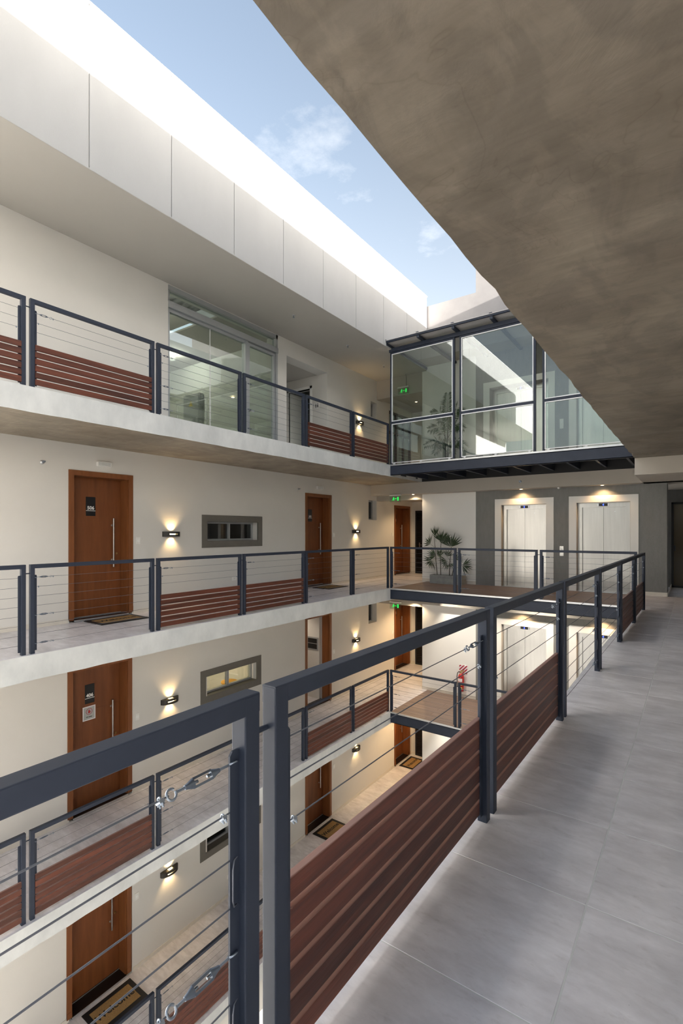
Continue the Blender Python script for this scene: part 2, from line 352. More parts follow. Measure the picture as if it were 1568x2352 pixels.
def slab(name, xa, xb, xedge, ztop, zbot, y0, y1, m, wob, seed, label):
    """slab with a slightly uneven hand-cast edge at xedge (equal to xa or xb)"""
    rr = random.Random(seed); n = int((y1 - y0) / .22); b = MB(); ring = []
    for i in range(n + 1):
        y = y0 + (y1 - y0) * i / n; w = rr.uniform(-wob, wob); h = rr.uniform(-wob, wob) * .7
        sgn = -1 if xedge == xa else 1
        ed = xedge + (w * .4); eb = xedge + w
        ot = xb if xedge == xa else xa
        ring.append([(ed, y, ztop), (eb, y, zbot + h), (ot, y, zbot), (ot, y, ztop)])
    vs = [v for r in ring for v in r]; fs = []
    for i in range(n):
        for k in range(4): fs.append((i * 4 + k, i * 4 + (k + 1) % 4, (i + 1) * 4 + (k + 1) % 4, (i + 1) * 4 + k))
    fs += [(0, 1, 2, 3), (n * 4 + 3, n * 4 + 2, n * 4 + 1, n * 4)]
    b.add(vs, fs); o = b.build(name, m)
    o.data.materials.append(M['soffit' if 'right' in name else 'soffit2'])
    for p in o.data.polygons:
        if p.index < n * 4 and p.index % 4 == 1: p.material_index = 1
    return struct(o, label)
floors = {}
for L in (6, 5, 4, 3):
    floors[L] = slab('floor_left', XW, XE, XE, FZ[L] - .0015, FZ[L] - .31, Y0L, Y1, 'concrete', .006, L, 'concrete slab of the ' + LN[L])
floor_r = slab('floor_right', XR - .004, .9, XR - .004, -.0015, -.31, -.9, Y1, 'concrete', .004, 11, 'tiled walkway slab in the foreground at the right')
ceil_r = slab('ceiling_right', XR, .9, XR, 3.26, 2.95, Y0R, 11.36, 'soffit', .008, 12, 'brown troweled concrete soffit overhead at upper right')
b = MB(); b.box(XR, .9, 11.36, Y1, 2.62, 3.2); struct(b.build('ceiling_lobby', 'beam_shade'), 'painted ceiling over the far end of the walkway')
slab('floor_right_lower', XR - .004, .9, XR - .004, -3.26, -3.57, -.9, Y1, 'concrete', .004, 13, 'slab of the walkway one storey below the foreground')
slab('floor_right_bottom', XR - .004, .9, XR - .004, -6.52, -6.83, Y0R, Y1, 'concrete', .004, 14, 'slab of the walkway two storeys below the foreground')
# tiles (pieces of the floors)
TILE = {}
def tile(w, d):
    k = (round(w, 3), round(d, 3))
    if k not in TILE:
        b = MB(); g = .0028; c = .0018
        x0, x1, y0, y1 = -w / 2 + g, w / 2 - g, -d / 2 + g, d / 2 - g
        b.box(x0, x1, y0, y1, -.014, -c)
        b.add([(x0, y0, -c), (x1, y0, -c), (x1, y1, -c), (x0, y1, -c), (x0 + c, y0 + c, 0), (x1 - c, y0 + c, 0), (x1 - c, y1 - c, 0), (x0 + c, y1 - c, 0)],
              [(4, 5, 6, 7), (0, 1, 5, 4), (1, 2, 6, 5), (2, 3, 7, 6), (3, 0, 4, 7)])
        TILE[k] = b.mesh('floor_tile'); TILE[k].materials.append(M['tile'])
    return TILE[k]
P = .624
ys = [2.181 + P * k for k in range(-4, 23)]
for i, (xa, xb) in enumerate(((-.986, -.356), (-.356, .274), (.274, .9))):
    for y in ys:
        if y + P > Y1: break
        link('floor_tile', tile(xb - xa, P), None, floor_r, ((xa + xb) / 2, y + P / 2, 0))
for L in (5, 4, 3):
    w = (XE - XW) / 3
    for i in range(3):
        for k in range(23):
            y = 1.55 + P * k
            if y + P > Y1: break
            link('floor_tile', tile(w, P), None, floors[L], (XW + w * (i + .5), y + P / 2, FZ[L]))
# skirting
for L in (6, 5, 4, 3):
    b = MB(); z = FZ[L]
    segs = [(Y0L, 3.96), (5.10, 9.98), (11.13, 14.69), (15.84, Y1)] if L < 6 else [(Y0L, 5.84), (8.93, 9.26), (10.94, 14.35)]
    for (a, c) in segs:
        n = max(1, round((c - a) / P)); st = (c - a) / n
        for i in range(n): b.box(XW, XW + .009, a + st * i + .0015, a + st * (i + 1) - .0015, z, z + .075)
    struct(b.build('baseboard_left', 'skirt'), 'beige tile skirting along the wall of the ' + LN[L])
# roof edge: parapet of separate rendered panels
par = empty('wall_parapet', (0, 0, 0)); struct(par, 'tall pale parapet above the top gallery, jointed in panels, upper part sunlit')
edges = [13.53] + [3.385 + 1.2695 * k for k in range(7, -6, -1)] + [Y0L]
for a, c in zip(edges[:-1], edges[1:]):
    b = MB(); b.rbox(XE - .22, XE, c + .006, a - .006, 6.32, 8.52, .006, 2); b.build('parapet_panel', 'parapet', par)
b = MB(); b.box(XE - .21, XE - .02, Y0L, 13.53, 6.34, 8.50); b.build('backing', 'parapet', par)
b = MB(); b.box(XE - .24, XE + .012, Y0L - .01, 13.54, 8.52, 8.55); b.build('capping', 'whitemetal', par)
b = MB(); b.box(XW - WT, XE - .21, Y0L, YB, 6.32, 6.62); b.box(XE - .22, XE - .004, Y0L, 13.53, 6.316, 6.345); struct(b.build('ceiling_left', 'ceil'), 'pale painted soffit over the top gallery')
b = MB(); b.box(XW - 4.5, XE - .22, Y0L, YB, 8.0, 8.2); struct(b.build('roof_left', 'concrete'), 'flat roof behind the pale parapet')
# right wing above and beside the camera
b = MB(); b.box(XR, XR + .2, Y0R, YB, 6.32, 8.60); b.box(XR, 1.1, Y0R, YB, 6.32, 6.62); struct(b.build('wall_right_parapet', 'white'), 'parapet of the wing above the foreground walkway')
b = MB(); b.box(.9, 1.2, Y0R, Y1 + .3, -.31, 3.0); struct(b.build('wall_right', 'midgrey'), 'grey wall on the right of the foreground walkway')
b = MB(); b.box(.9, 1.2, Y0R, Y1 + .3, 3.0, 8.3); b.box(.9, 1.2, Y0R, Y1 + .3, -9.8, -.31); struct(b.build('wall_right_other_floors', 'white'), 'white walls of the right wing above and below the foreground walkway')
b = MB(); b.box(-1.6, .9, Y1, Y1 + .3, -9.8, 3.2); struct(b.build('wall_end', 'grey'), 'dark wall closing the far end of the walkway')
# back wall with lift openings
EL = [(-4.339, -3.154, -4.505, -2.980), (-2.448, -1.259, -2.616, -1.095)]
h = [(e[0], e[1], FZ[L], FZ[L] + 2.225) for L in (5, 4, 3) for e in EL]
h += [(-4.66, -3.10, FZ[6], FZ[6] + 2.225), (-2.448, -1.259, FZ[6], FZ[6] + 2.225)]
struct(wall2d('wall_back', 'Y', YB, YB + .55, -5.053, -.534, -9.8, 6.9, h, 'grey'), 'dark grey textured wall around the lift doors')
b = MB(); b.box(-6.72, -5.053, YB, Y1, -9.8, 6.9); struct(b.build('wall_back_white', 'white'), 'white wall between the corridor recess and the lift wall')
b = MB(); b.box(-7.3, -5.06, YB + .02, Y1, 6.9, 8.27); b.box(-5.06, .9, YB + .02, Y1, 6.9, 11.5); struct(b.build('wall_tower', 'tower'), 'pale stair tower rising behind the glass bridge')
b = MB(); b.box(-9.6, -6.72, Y1, Y1 + .3, -9.8, 6.9); struct(b.build('wall_recess', 'cream'), 'end wall of the corridor recess beside the lifts')
b = MB()
for L in (5, 4, 3):
    z = FZ[L]
    b.box(XW, .9, 13.2, YB, z + 2.62, z + 2.96)
    b.box(XW, -6.72, YB, 13.87, z + 2.47, z + 2.96); b.box(XW, -6.72, 13.87, Y1, z + 2.56, z + 2.96)
z = FZ[6]
b.box(XW, -6.72, YB, 13.87, z + 2.47, 6.62); b.box(XW, -6.72, 13.87, Y1, z + 2.52, 6.62); b.box(-.534, .9, YB, Y1, z + 2.5, z + 3.3)
b.box(-6.55, XR, 12.9, YB, 6.45, 6.9)
struct(b.build('ceiling_bulkheads', 'beam_shade'), 'cream beams and lowered ceilings in front of the lifts')
b = MB()
for L in (6, 5, 4, 3):
    z = FZ[L]
    b.box(-6.72, -5.053, YB - .012, YB, z, z + .09); b.box(-.98, -.534, YB - .012, YB, z, z + .09); b.box(-.534, -.522, YB, Y1, z, z + .09)
    b.box(XW, -6.72, Y1 - .012, Y1, z, z + .09)
struct(b.build('baseboard_back', 'skirt'), 'beige skirting along the back walls by the lifts')
b = MB(); b.box(XE, XR, Y0L, YB, -9.9, -9.78); struct(b.build('floor_courtyard', 'concrete'), 'pale courtyard floor at the bottom of the well')
b = MB(); b.box(-120, 120, -120, 120, -13.2, -13.0); struct(b.build('ground', 'ground'), 'paved ground around and below the building')

# bridges
for L in (6, 5, 4, 3):
    z = FZ[L]
    br = empty('floor_bridge', (0, 0, 0)); struct(br, 'steel bridge deck of the ' + LN[L] + ' in front of the lifts')
    b = MB(); b.box(XE + .003, XR, 11.35, 11.37, z - .28, z - .035); b.box(XE + .003, XR, 11.35, 11.44, z - .05, z - .035); b.box(XE + .003, XR, 11.35, 11.44, z - .28, z - .268)
    b.build('edge_beam', 'steel', br)
    b = MB(); b.box(XE + .003, XR, 11.345, 11.365, z - .034, z + .004); b.build('edge_trim', 'alu', br)
    b = MB(); b.box(XE + .003, XR, 11.44, 13.2, z - .06, z - .03); b.box(XE + .003, XR, 13.2, YB, z - .30, z - .03); b.build('deck_plate', 'dark', br)
    k = 0; x = XE + .15
    while x < XR:
        b = MB(); b.box(x, x + .05, 11.44, 13.2, z - .24, z - .06); b.build('joist', 'steel', br); x += .58
    b = MB(); b.box(XE - .14, XE - .003, 11.35, 13.2, z - .24, z - .20)
    b.build('bearing_plate', 'steel', br)
    if L in (5, 4):
        n = 11; w = (YB - 11.365) / n; pl = MB(); pl.rbox(0, 1.85, .002, w - .002, -.03, 0, .0025, 0); me = pl.mesh('deck_board'); me.materials.append(M['deck'])
        for i in range(n):
            off = (.0 if i % 2 else -.9)
            x = XE + .003 + off
            while x < XR:
                a = max(x, XE + .003); c = min(x + 1.85, XR)
                if c - a > 1.849: link('deck_board', me, None, br, (a, 11.365 + w * i, z))
                elif c - a > .02:
                    pb = MB(); pb.rbox(0, c - a - .003, .002, w - .002, -.03, 0, .0025, 0); pb.build('deck_board', 'deck', br, (a, 11.365 + w * i, z))
                x += 1.853
    else:
        b = MB(); b.box(XE + .003, XR, 11.365, YB, z - .03, z); b.build('deck_surface', 'deck', br)

# ---------------------------------------------------------------- railing panels
H = 1.095
CZ = [.935 - .1165 * i for i in range(8)]
def turnbuckle_mesh():
    d = Vector((0, -.55, .83)); e = Vector((0, .83, .55)); X = Vector((1, 0, 0))
    b = MB()
    b.torus((.004, 0, 0), X, e, .012, .0028, 20, 330, 14, 7)
    b.tube((.015, 0, 0), (.082, 0, 0), .0032, n=8)
    b.tube((.108, 0, 0), (.166, 0, 0), .0032, n=8)
    b.torus((.178, 0, 0), X, d, .0115, .0030, 160, 500, 16, 7)
    rods = b.mesh('turnbuckle_rod'); rods.materials.append(M['zinc'])
    b = MB(); n = 14; pr = []
    def sec(x, a, c):          # elliptical section, a along d, c along e
        return [X * x + d * (a * math.cos(2 * math.pi * k / n)) + e * (c * math.sin(2 * math.pi * k / n)) for k in range(n)]
    for xs in (((.046, .0052, .0052), (.053, .0066, .0062), (.068, .0118, .0062), (.071, .0118, .0058)), ((.119, .0118, .0058), (.122, .0118, .0062), (.137, .0066, .0062), (.144, .0052, .0052))):
        rings = [sec(*q) for q in xs]; vs = [v for r in rings for v in r]; fs = []
        for i_ in range(3):
            for k in range(n): fs.append((i_ * n + k, i_ * n + (k + 1) % n, (i_ + 1) * n + (k + 1) % n, (i_ + 1) * n + k))
        b.add(vs, fs, True); b.add(vs, [tuple(range(n))[::-1], tuple(range(3 * n, 4 * n))])
    for sgn in (1, -1):
        c0 = [d * (sgn * q) + e * w for q, w in ((.0066, -.0052), (.0118, -.0040), (.0118, .0040), (.0066, .0052))]
        vs = [X * .069 + q for q in c0] + [X * .121 + q for q in c0]
        b.add(vs, [(0, 1, 2, 3), (7, 6, 5, 4), (0, 4, 5, 1), (1, 5, 6, 2), (2, 6, 7, 3), (3, 7, 4, 0)])
    body = b.mesh('turnbuckle'); body.materials.append(M['castzinc'])
    return body, rods
def clip_mesh():
    b = MB(); b.box(-.006, .006, -.009, .009, -.006, .002)
    b.torus((0, 0, 0), (0, 1, 0), (0, 0, 1), .006, .0022, 0, 180, 10, 6)
    for s_ in (-1, 1):
        b.tube((0, .006 * s_, 0), (0, .006 * s_, -.015), .0022, n=8); b.tube((0, .006 * s_, -.006), (0, .006 * s_, -.0105), .0048, n=6)
    me = b.mesh('cable_clip'); me.materials.append(M['zinc']); return me
(TB, TROD), CLIP = turnbuckle_mesh(), clip_mesh()
PM = {}
def pmesh(key, fn, m):
    if key not in PM:
        b = MB(); fn(b); me = b.mesh(key[0]); me.materials.append(M[m]); PM[key] = me
    return PM[key]
def panel(loc, rz, L, kind, label, cat='railing', group=None, near=False, pin=True):
    """local x runs along the panel from its turnbuckle end, local +y faces the walkway"""
    L = round(L, 3); T = .025
    t = empty('railing_panel', loc, rz); tag(t, label, cat, group)
    link('top_rail', pmesh(('top_rail', L), lambda b: b.rbox(.0006, L - .0006, -T + .0006, T - .0006, H - .05, H, .004, 0), 'steel'), None, t)
    pm = pmesh(('post',), lambda b: b.rbox(0, .05, -T, T, 0, H - .005, .004, 2), 'steel')
    link('post', pm, None, t); link('post', pm, None, t, (L - .05, 0, 0))
    bm = pmesh(('cable_bar',), lambda b: b.add([(0, -.003, .035), (.03, -.003, .035), (.03, -.003, .955), (.022, -.003, .965), (0, -.003, .965), (0, .003, .035), (.03, .003, .035), (.03, .003, .955), (.022, .003, .965), (0, .003, .965)],
               [(0, 1, 2, 3, 4), (9, 8, 7, 6, 5), (0, 5, 6, 1), (1, 6, 7, 2), (2, 7, 8, 3), (3, 8, 9, 4), (4, 9, 5, 0)]), 'steel')
    link('cable_bar', bm, None, t, (.05, 0, 0)); link('cable_bar', bm, None, t, (L - .05, 0, 0), (0, 0, math.pi))
    n = 8 if kind == 'cable' else 3
    x0, x1 = .066, L - .066
    for i in range(n):
        hook = i in (0, 4, 7)
        a = x0 + (.185 if hook else 0)
        c = link('cable', pmesh(('cable', round(x1 - a, 3)), lambda b: b.tube((0, 0, 0), (x1 - a, 0, 0), .0021, n=7), 'cable'), None, t, (a, 0, CZ[i]))
        if hook:
            link('turnbuckle', TB, None, c, (-.185, 0, 0)); link('turnbuckle_rod', TROD, None, c, (-.185, 0, 0))
        if hook or i == 1 or i == n - 1:
            xx = .022 if hook else (.034 if i == 1 else x1 - a - .03)
            link('cable_clip', CLIP, None, c, (xx, 0, 0), (R(35), 0, 0))
    if near:
        for (i, j) in ((2, 3), (5, 6)):
            if j < n: link('cable_loop', pmesh(('cable_loop',), lambda b: b.path([(-.014, 0, 0), (.004, .006, -.002), (.01, .009, -.02), (.01, .009, -.096), (.004, .006, -.114), (-.014, 0, -.1165)], .0021, 7), 'cable'), None, t, (.066, 0, CZ[i]))
    if kind == 'slat':
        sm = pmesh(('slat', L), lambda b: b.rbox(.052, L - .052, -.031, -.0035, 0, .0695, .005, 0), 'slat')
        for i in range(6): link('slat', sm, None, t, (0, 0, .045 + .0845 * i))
    if pin: link('connector_pin', pmesh(('connector_pin',), lambda b: b.tube((-.05, 0, .985), (0, 0, .985), .007, n=10), 'steel'), None, t)
    return t
ORD = ['leftmost partly cropped', 'second', 'third', 'fourth', 'fifth', 'sixth']
GP = [2.667 + 1.753 * k for k in range(-1, 6)]
KINDS = {6: 'ssccss', 5: 'ccsscc', 4: 'ssccss', 3: 'ccsscc'}
XC = XE - .075
for L in (6, 5, 4, 3):
    for i in range(6):
        if L == 3 and i == 0: continue
        k = 'slat' if KINDS[L][i] == 's' else 'cable'
        what = 'wood-slatted steel railing panel' if k == 'slat' else 'steel cable railing panel'
        if L == 3:
            lab = {1: 'cable railing panel at the very bottom edge, beside the Welcome mat', 2: 'slatted railing panel lowest in the picture, seen behind the foreground turnbuckle'}.get(i, '%s, %s from the left on the lowest gallery in view' % (what, ORD[i]))
        else: lab = '%s, %s from the left on the %s' % (what, ORD[i], LN[L]) if i else '%s, %s, on the %s' % (what, ORD[0], LN[L])
        e = GP[i + 1] - .025 if i < 5 else 11.375
        panel((XC, GP[i] + .025, FZ[L]), R(90), 1.703 if i < 5 else e - GP[5] - .025, k, lab, group='railing panels of the ' + LN[L], pin=i > 0)
NR = [(-.76, .893, 'cable', 'large cable railing panel cropped by the left edge, nearest to the viewer'),
      (.944, 2.545, 'slat', 'nearest slatted railing panel, six broad red-brown boards in the lower middle'),
      (2.598, 4.235, 'slat', 'slatted railing panel second nearest along the tiled foreground walkway'),
      (4.287, 5.952, 'cable', 'foreground walkway cable railing panel just past the two slatted ones'),
      (6.005, 7.672, 'cable', 'foreground walkway cable railing panel, second past the two slatted ones'),
      (7.722, 9.385, 'slat', 'small slatted railing panel far along the foreground walkway, second from its corner'),
      (9.435, 11.06, 'slat', 'farthest slatted railing panel of the foreground walkway, at the bridge corner')]
def xn(y): return -.912 + .0103 * (y - .9)
for i, (a, c, k, lab) in enumerate(NR):
    if i == 0: xa, xc = -.892, -.918
    else: xa, xc = xn(a), xn(c)
    rz = math.atan2(-(c - a), -(xc - xa)) if False else math.atan2(a - c, xa - xc)
    panel((xc, c, 0), rz, c - a, k, lab, group='railing panels of the foreground walkway', near=True, pin=True)
BP = [-6.58, -4.685, -2.79]
BW = ['in front of the potted palm', 'in front of the first lift door', 'in front of the second lift door']
for i, x in enumerate(BP):
    panel((x, 11.405, 0), 0, 1.845, 'cable', 'bridge cable railing panel ' + BW[i] + ', at eye level', group='bridge railing panels', pin=i > 0)
for i, x in enumerate(BP):
    panel((x, 11.405, FZ[4]), 0, 1.845, 'cable', 'bridge cable railing panel one storey below, ' + ['beside the wooden corridor door', 'in front of the fire extinguisher', 'mostly hidden behind the foreground slats'][i], group='lower bridge railing panels', pin=i > 0)

# ---------------------------------------------------------------- doors
PX = R(90)
def facing_x(parent, s, size, m, y, z, x, offset=.0, name='lettering'):
    return text(s, size, m, parent, (x, y, z), (R(90), 0, R(90)), offset, name)
dn = [0]
def door(y0, y1, z, top, number, label, plate=True, opened=False, no_entry=False):
    dn[0] += 1
    d = empty('door_%d' % dn[0], (XW, (y0 + y1) / 2, z)); struct(d, label)
    w = (y1 - y0) / 2; f = .085; T = top
    b = MB()
    for s_ in (-1, 1):
        ya, yb = (-w, -w + f) if s_ < 0 else (w - f, w)
        b.box(-.0, .016, ya, yb, .05, T); b.box(-.26, 0, ya + (0 if s_ < 0 else 0), yb, .03, T - .01)
        ja, jb = (-w + f, -w + f + .012) if s_ < 0 else (w - f - .012, w - f)
        b.box(-.235, -.03, ja, jb, .03, T - f)
        b.box(-.0, .020, ya, yb, .05, .15)
    b.box(-.0, .016, -w + f, w - f, T - f, T); b.box(-.26, 0, -w + f, w - f, T - f, T - .01)
    b.build('casing', 'casing', d)
    b = MB(); b.box(-.32, .012, -w + f, w - f, .0, .028); b.build('threshold', 'black', d)
    b = MB(); b.box(.008, .016, -w + f, w - f, .005, .032); b.box(-.232, -.226, -w + f, w - f, .028, .040); b.build('threshold_strip', 'alu', d)
    if not opened:
        lf = MB(); lf.box(-.285, -.245, -w + f, w - f, .036, 1.655); lf.box(-.285, -.245, -w + f, w - f, 1.658, T - f); lf.box(-.28, -.25, -w + f, w - f, .04, T - f)
        leaf = lf.build('leaf', 'door', d)
        hy = w - f - .17
        hb = MB(); hb.tube((-.185, hy, .86), (-.185, hy, 1.735), .0155, n=14)
        for zz in (.99, 1.61): hb.tube((-.245, hy, zz), (-.185, hy, zz), .009, n=10); hb.tube((-.247, hy, zz), (-.241, hy, zz), .019, n=14)
        hb.build('handle', 'inox', leaf)
        lb = MB(); lb.tube((-.246, hy + .085, 1.10), (-.236, hy + .085, 1.10), .019, n=14); lb.build('lock', 'brass', leaf)
        if plate:
            py = -.075; pz = 1.935
            pb = MB(); pb.box(-.246, -.240, py - .083, py + .083, pz - .165, pz + .165); pl = pb.build('number_plate', 'black', leaf)
            lb = MB(); lb.box(-.2402, -.2390, py - .083, py + .083, pz - .078, pz - .070); lb.build('plate_line', 'text', pl)
            facing_x(pl, number, .082, 'text', py, pz - .028, -.2395, .0022)
        if no_entry:
            py = -.085; pz = 1.60
            sb = MB(); sb.box(-.246, -.241, py - .11, py + .11, pz - .12, pz + .12); sg = sb.build('notice', 'paperwhite', leaf)
            sb = MB(); sb.box(-.2415, -.2400, py - .095, py + .095, pz - .105, pz + .105); sb.build('notice_panel', 'signgrey', sg)
            sb = MB(); sb.torus((-.2395, py, pz + .03), (0, 1, 0), (0, 0, 1), .052, .004, 0, 360, 28, 5); sb.build('red_ring', 'crimson', sg)
            sb = MB(); sb.box(-.2400, -.2388, py - .018, py + .014, pz + .0, pz + .034)
            for q in range(4): sb.box(-.2400, -.2388, py - .018 + .0085 * q, py - .0115 + .0085 * q, pz + .034, pz + .058 - .004 * abs(q - 1.5))
            sb.box(-.2400, -.2388, py + .014, py + .024, pz + .012, pz + .03)
            sb.build('red_hand', 'red', sg)
            facing_x(sg, 'NO pasar', .026, 'ink', py, pz - .062, -.2396, .0006)
    else:
        lf = MB(); lf.box(-1.18, -.30, -w + f, -w + f + .045, .036, T - f)
        leaf = lf.build('leaf', 'door', d)
        lb = MB(); lb.tube((-1.1, -w + f + .04, 1.10), (-1.1, -w + f + .052, 1.10), .019, n=12); lb.build('lock', 'brass', leaf)
    return d
D = lambda n, t: 'brown wooden apartment door %s' % t
door(3.962, 5.096, 0, 2.515, '506', D(1, 'with black plate 506 and long steel bar handle'))
door(9.983, 11.127, 0, 2.515, '505', D(2, 'with black plate 505, beyond the horizontal window'))
door(14.697, 15.831, 0, 2.39, '504', D(3, 'in the recess left of the potted palm'))
door(3.945, 5.079, FZ[4], 2.515, '406', D(4, 'numbered 406 with a red hand notice'), no_entry=True)
door(9.983, 11.127, FZ[4], 2.515, '405', D(5, 'standing open on the gallery of door 406'), opened=True)
door(14.697, 15.831, FZ[4], 2.39, '404', D(6, 'in the recess one storey below the palm'))
door(3.93, 5.064, FZ[3], 2.515, '306', D(7, 'at lower left behind the Welcome mat'))
door(9.983, 11.127, FZ[3], 2.515, '305', D(8, 'on the lowest gallery seen above the slats'))
door(14.697, 15.831, FZ[3], 2.39, '304', D(9, 'in the recess of the lowest gallery'))
# room behind the open door
b = MB(); zf = FZ[4]
b.box(-11.2, XW - WT, 9.6, 9.65, zf, zf + 2.7); b.box(-11.2, XW - WT, 11.04, 11.12, zf, zf + 2.7); b.box(-11.25, -11.2, 9.6, 11.12, zf, zf + 2.7); b.box(-11.2, XW - WT, 9.6, 11.12, zf + 2.7, zf + 2.75)
struct(b.build('wall_apartment', 'cream'), 'cream hall seen through the open door')
b = MB(); b.box(-11.2, XW - WT, 9.65, 11.04, zf - .02, zf); struct(b.build('floor_apartment', 'tile'), 'tiled hall floor behind the open door')
# electrical box on the hall wall (faces -Y)
eb = empty('wall_oven', (0, 0, 0)); tag(eb, 'black two-part panel in a grey frame seen through the open door', 'wall panel')
b = MB(); b.box(-9.135, -8.725, 11.025, 11.04, zf + 1.365, zf + 1.735); b.build('frame', 'alugrey', eb)
b = MB(); b.box(-9.09, -8.765, 11.018, 11.027, zf + 1.565, zf + 1.695); b.build('upper_panel', 'black', eb)
b = MB(); b.box(-9.09, -8.765, 11.018, 11.027, zf + 1.405, zf + 1.545); b.build('lower_panel', 'black', eb)
eb.name = 'wall_panel'

# louvred service doors at the end of the recess
for L in (5, 4, 3):
    z = FZ[L]; dn[0] += 1
    d = empty('door_%d' % dn[0], (-7.55, Y1, z)); struct(d, 'dark louvred service door at the back of the recess, ' + {5: 'left of the fan palm', 4: 'above the brown corridor floor', 3: 'behind the last Welcome mat'}[L])
    b = MB(); b.box(-.62, -.57, -.06, 0, .0, 2.24); b.box(.57, .62, -.06, 0, 0, 2.24); b.box(-.57, .57, -.06, 0, 2.19, 2.24); b.box(-.57, .57, -.06, 0, 0, .06); b.build('frame', 'dark', d)
    b = MB(); b.box(-.57, .57, -.012, 0, .06, 2.19); b.build('backing', 'black', d)
    sm = pmesh(('louver',), lambda b: b.add([(-.57, -.05, 0), (.57, -.05, 0), (.57, -.015, .05), (-.57, -.015, .05), (-.57, -.046, -.006), (.57, -.046, -.006), (.57, -.011, .044), (-.57, -.011, .044)], [(0, 1, 2, 3), (7, 6, 5, 4), (0, 4, 5, 1), (3, 2, 6, 7), (0, 3, 7, 4), (1, 5, 6, 2)]), 'black')
    for i in range(31): link('louver', sm, None, d, (0, 0, .075 + .068 * i))
    b = MB(); b.tube((-.45, -.06, 1.02), (-.45, -.11, 1.02), .009, n=10); b.tube((-.45, -.105, 1.02), (-.34, -.105, 1.02), .009, n=10); b.box(-.47, -.43, -.066, -.06, .93, 1.1); b.build('handle', 'inox', d)

# ---------------------------------------------------------------- windows
wn_ = [0]
def window(y0, y1, z0, z1, label, glassm, surround=True, room='roomdark', depth=.17):
    wn_[0] += 1
    d = empty('window_%d' % wn_[0], (XW, (y0 + y1) / 2, z0)); struct(d, label)
    w = (y1 - y0) / 2; h = z1 - z0
    if surround:
        f = .135; b = MB()
        b.box(-.02, .014, -w - f, w + f, h, h + f); b.box(-.02, .014, -w - f, w + f, -f, 0); b.box(-.02, .014, -w - f, -w, 0, h); b.box(-.02, .014, w, w + f, 0, h)
        b.box(-depth, .01, -w, -w + .006, 0, h); b.box(-depth, .01, -w, w, 0, .006); b.box(-depth, .01, -w, w, h - .006, h)
        b.build('surround', 'surround', d)
    b = MB(); t = .045; x0, x1 = -depth - .06, -depth + .01
    b.box(x0, x1, -w, w, 0, t); b.box(x0, x1, -w, w, h - t, h); b.box(x0, x1, -w, -w + t, t, h - t); b.box(x0, x1, w - t, w, t, h - t)
    if surround: b.box(x0, x1 + .012, -.022, .022, .01, h - .01)
    b.build('frame', 'alugrey', d)
    if surround:
        for a, c in ((-w + t, -.022), (.022, w - t)):
            b = MB(); b.box(x0 + .03, x0 + .036, a, c, t, h - t); b.build('pane', glassm, d)
    else:
        b = MB(); b.box(x0 + .03, x0 + .036, -w + t, w - t, t, h - t); b.build('pane', glassm, d)
    # shallow room behind
    xr = -WT; dp = 2.2; g = .5; b = MB()
    a0, a1, c0, c1 = -w - g, w + g, -g - .5, h + .5
    b.quad((xr - dp, a0, c0), (xr - dp, a1, c0), (xr - dp, a1, c1), (xr - dp, a0, c1))
    for s_ in (a0, a1): b.quad((xr, s_, c0), (xr - dp, s_, c0), (xr - dp, s_, c1), (xr, s_, c1))
    for s_ in (c0, c1): b.quad((xr, a0, s_), (xr - dp, a0, s_), (xr - dp, a1, s_), (xr, a1, s_))
    b.build('room_lining', room, d)
    return d
window(6.78, 8.26, 1.293, 1.713, 'wide grey-framed window with dark glass at eye level', 'darkglass', room='curtain')
w4 = window(6.745, 8.225, FZ[4] + 1.297, FZ[4] + 1.717, 'wide grey-framed window with a lit yellow interior', 'winglass', room='cream')
window(6.735, 8.215, FZ[3] + 1.293, FZ[3] + 1.713, 'wide grey-framed window half hidden by the nearest post', 'darkglass')
for L in (5, 4, 3): window(13.08, 13.56, FZ[L] + 1.861, FZ[L] + 2.486, 'narrow recessed window in the wall by the bridge, ' + {5: 'on the eye-level gallery', 4: 'under the slab by the second brown corridor door', 3: 'on the lowest gallery'}[L], 'darkglass', False)
window(13.21, 13.56, 5.128, 5.613, 'small recessed window at the far end of the top gallery', 'darkglass', False)
for (nm, v) in (('room', 5),):
    ld = bpy.data.lights.new('room_lamp', 'POINT'); ld.energy = 15; ld.color = (1, .84, .62); ld.shadow_soft_size = .15
    lo = bpy.data.objects.new('room_lamp', ld); COL.objects.link(lo); lo.parent = w4; lo.location = (-1.5, .1, .75)
o = empty('bar_stool', (-9.3, 8.25, FZ[4])); tag(o, 'mustard-topped bar stool seen through the lit window', 'stool')
b = MB(); b.lathe([(.0001, 1.04), (.19, 1.04), (.205, 1.06), (.20, 1.085), (.17, 1.095), (.0001, 1.095)], n=24); b.build('seat', 'orange', o)
b = MB(); b.tube((0, 0, .03), (0, 0, 1.04), .022, n=12); b.build('stem', 'steel', o); b = MB(); b.lathe([(.0001, 0), (.2, 0), (.2, .012), (.03, .03), (.0001, .03)], n=24); b.build('base', 'steel', o)

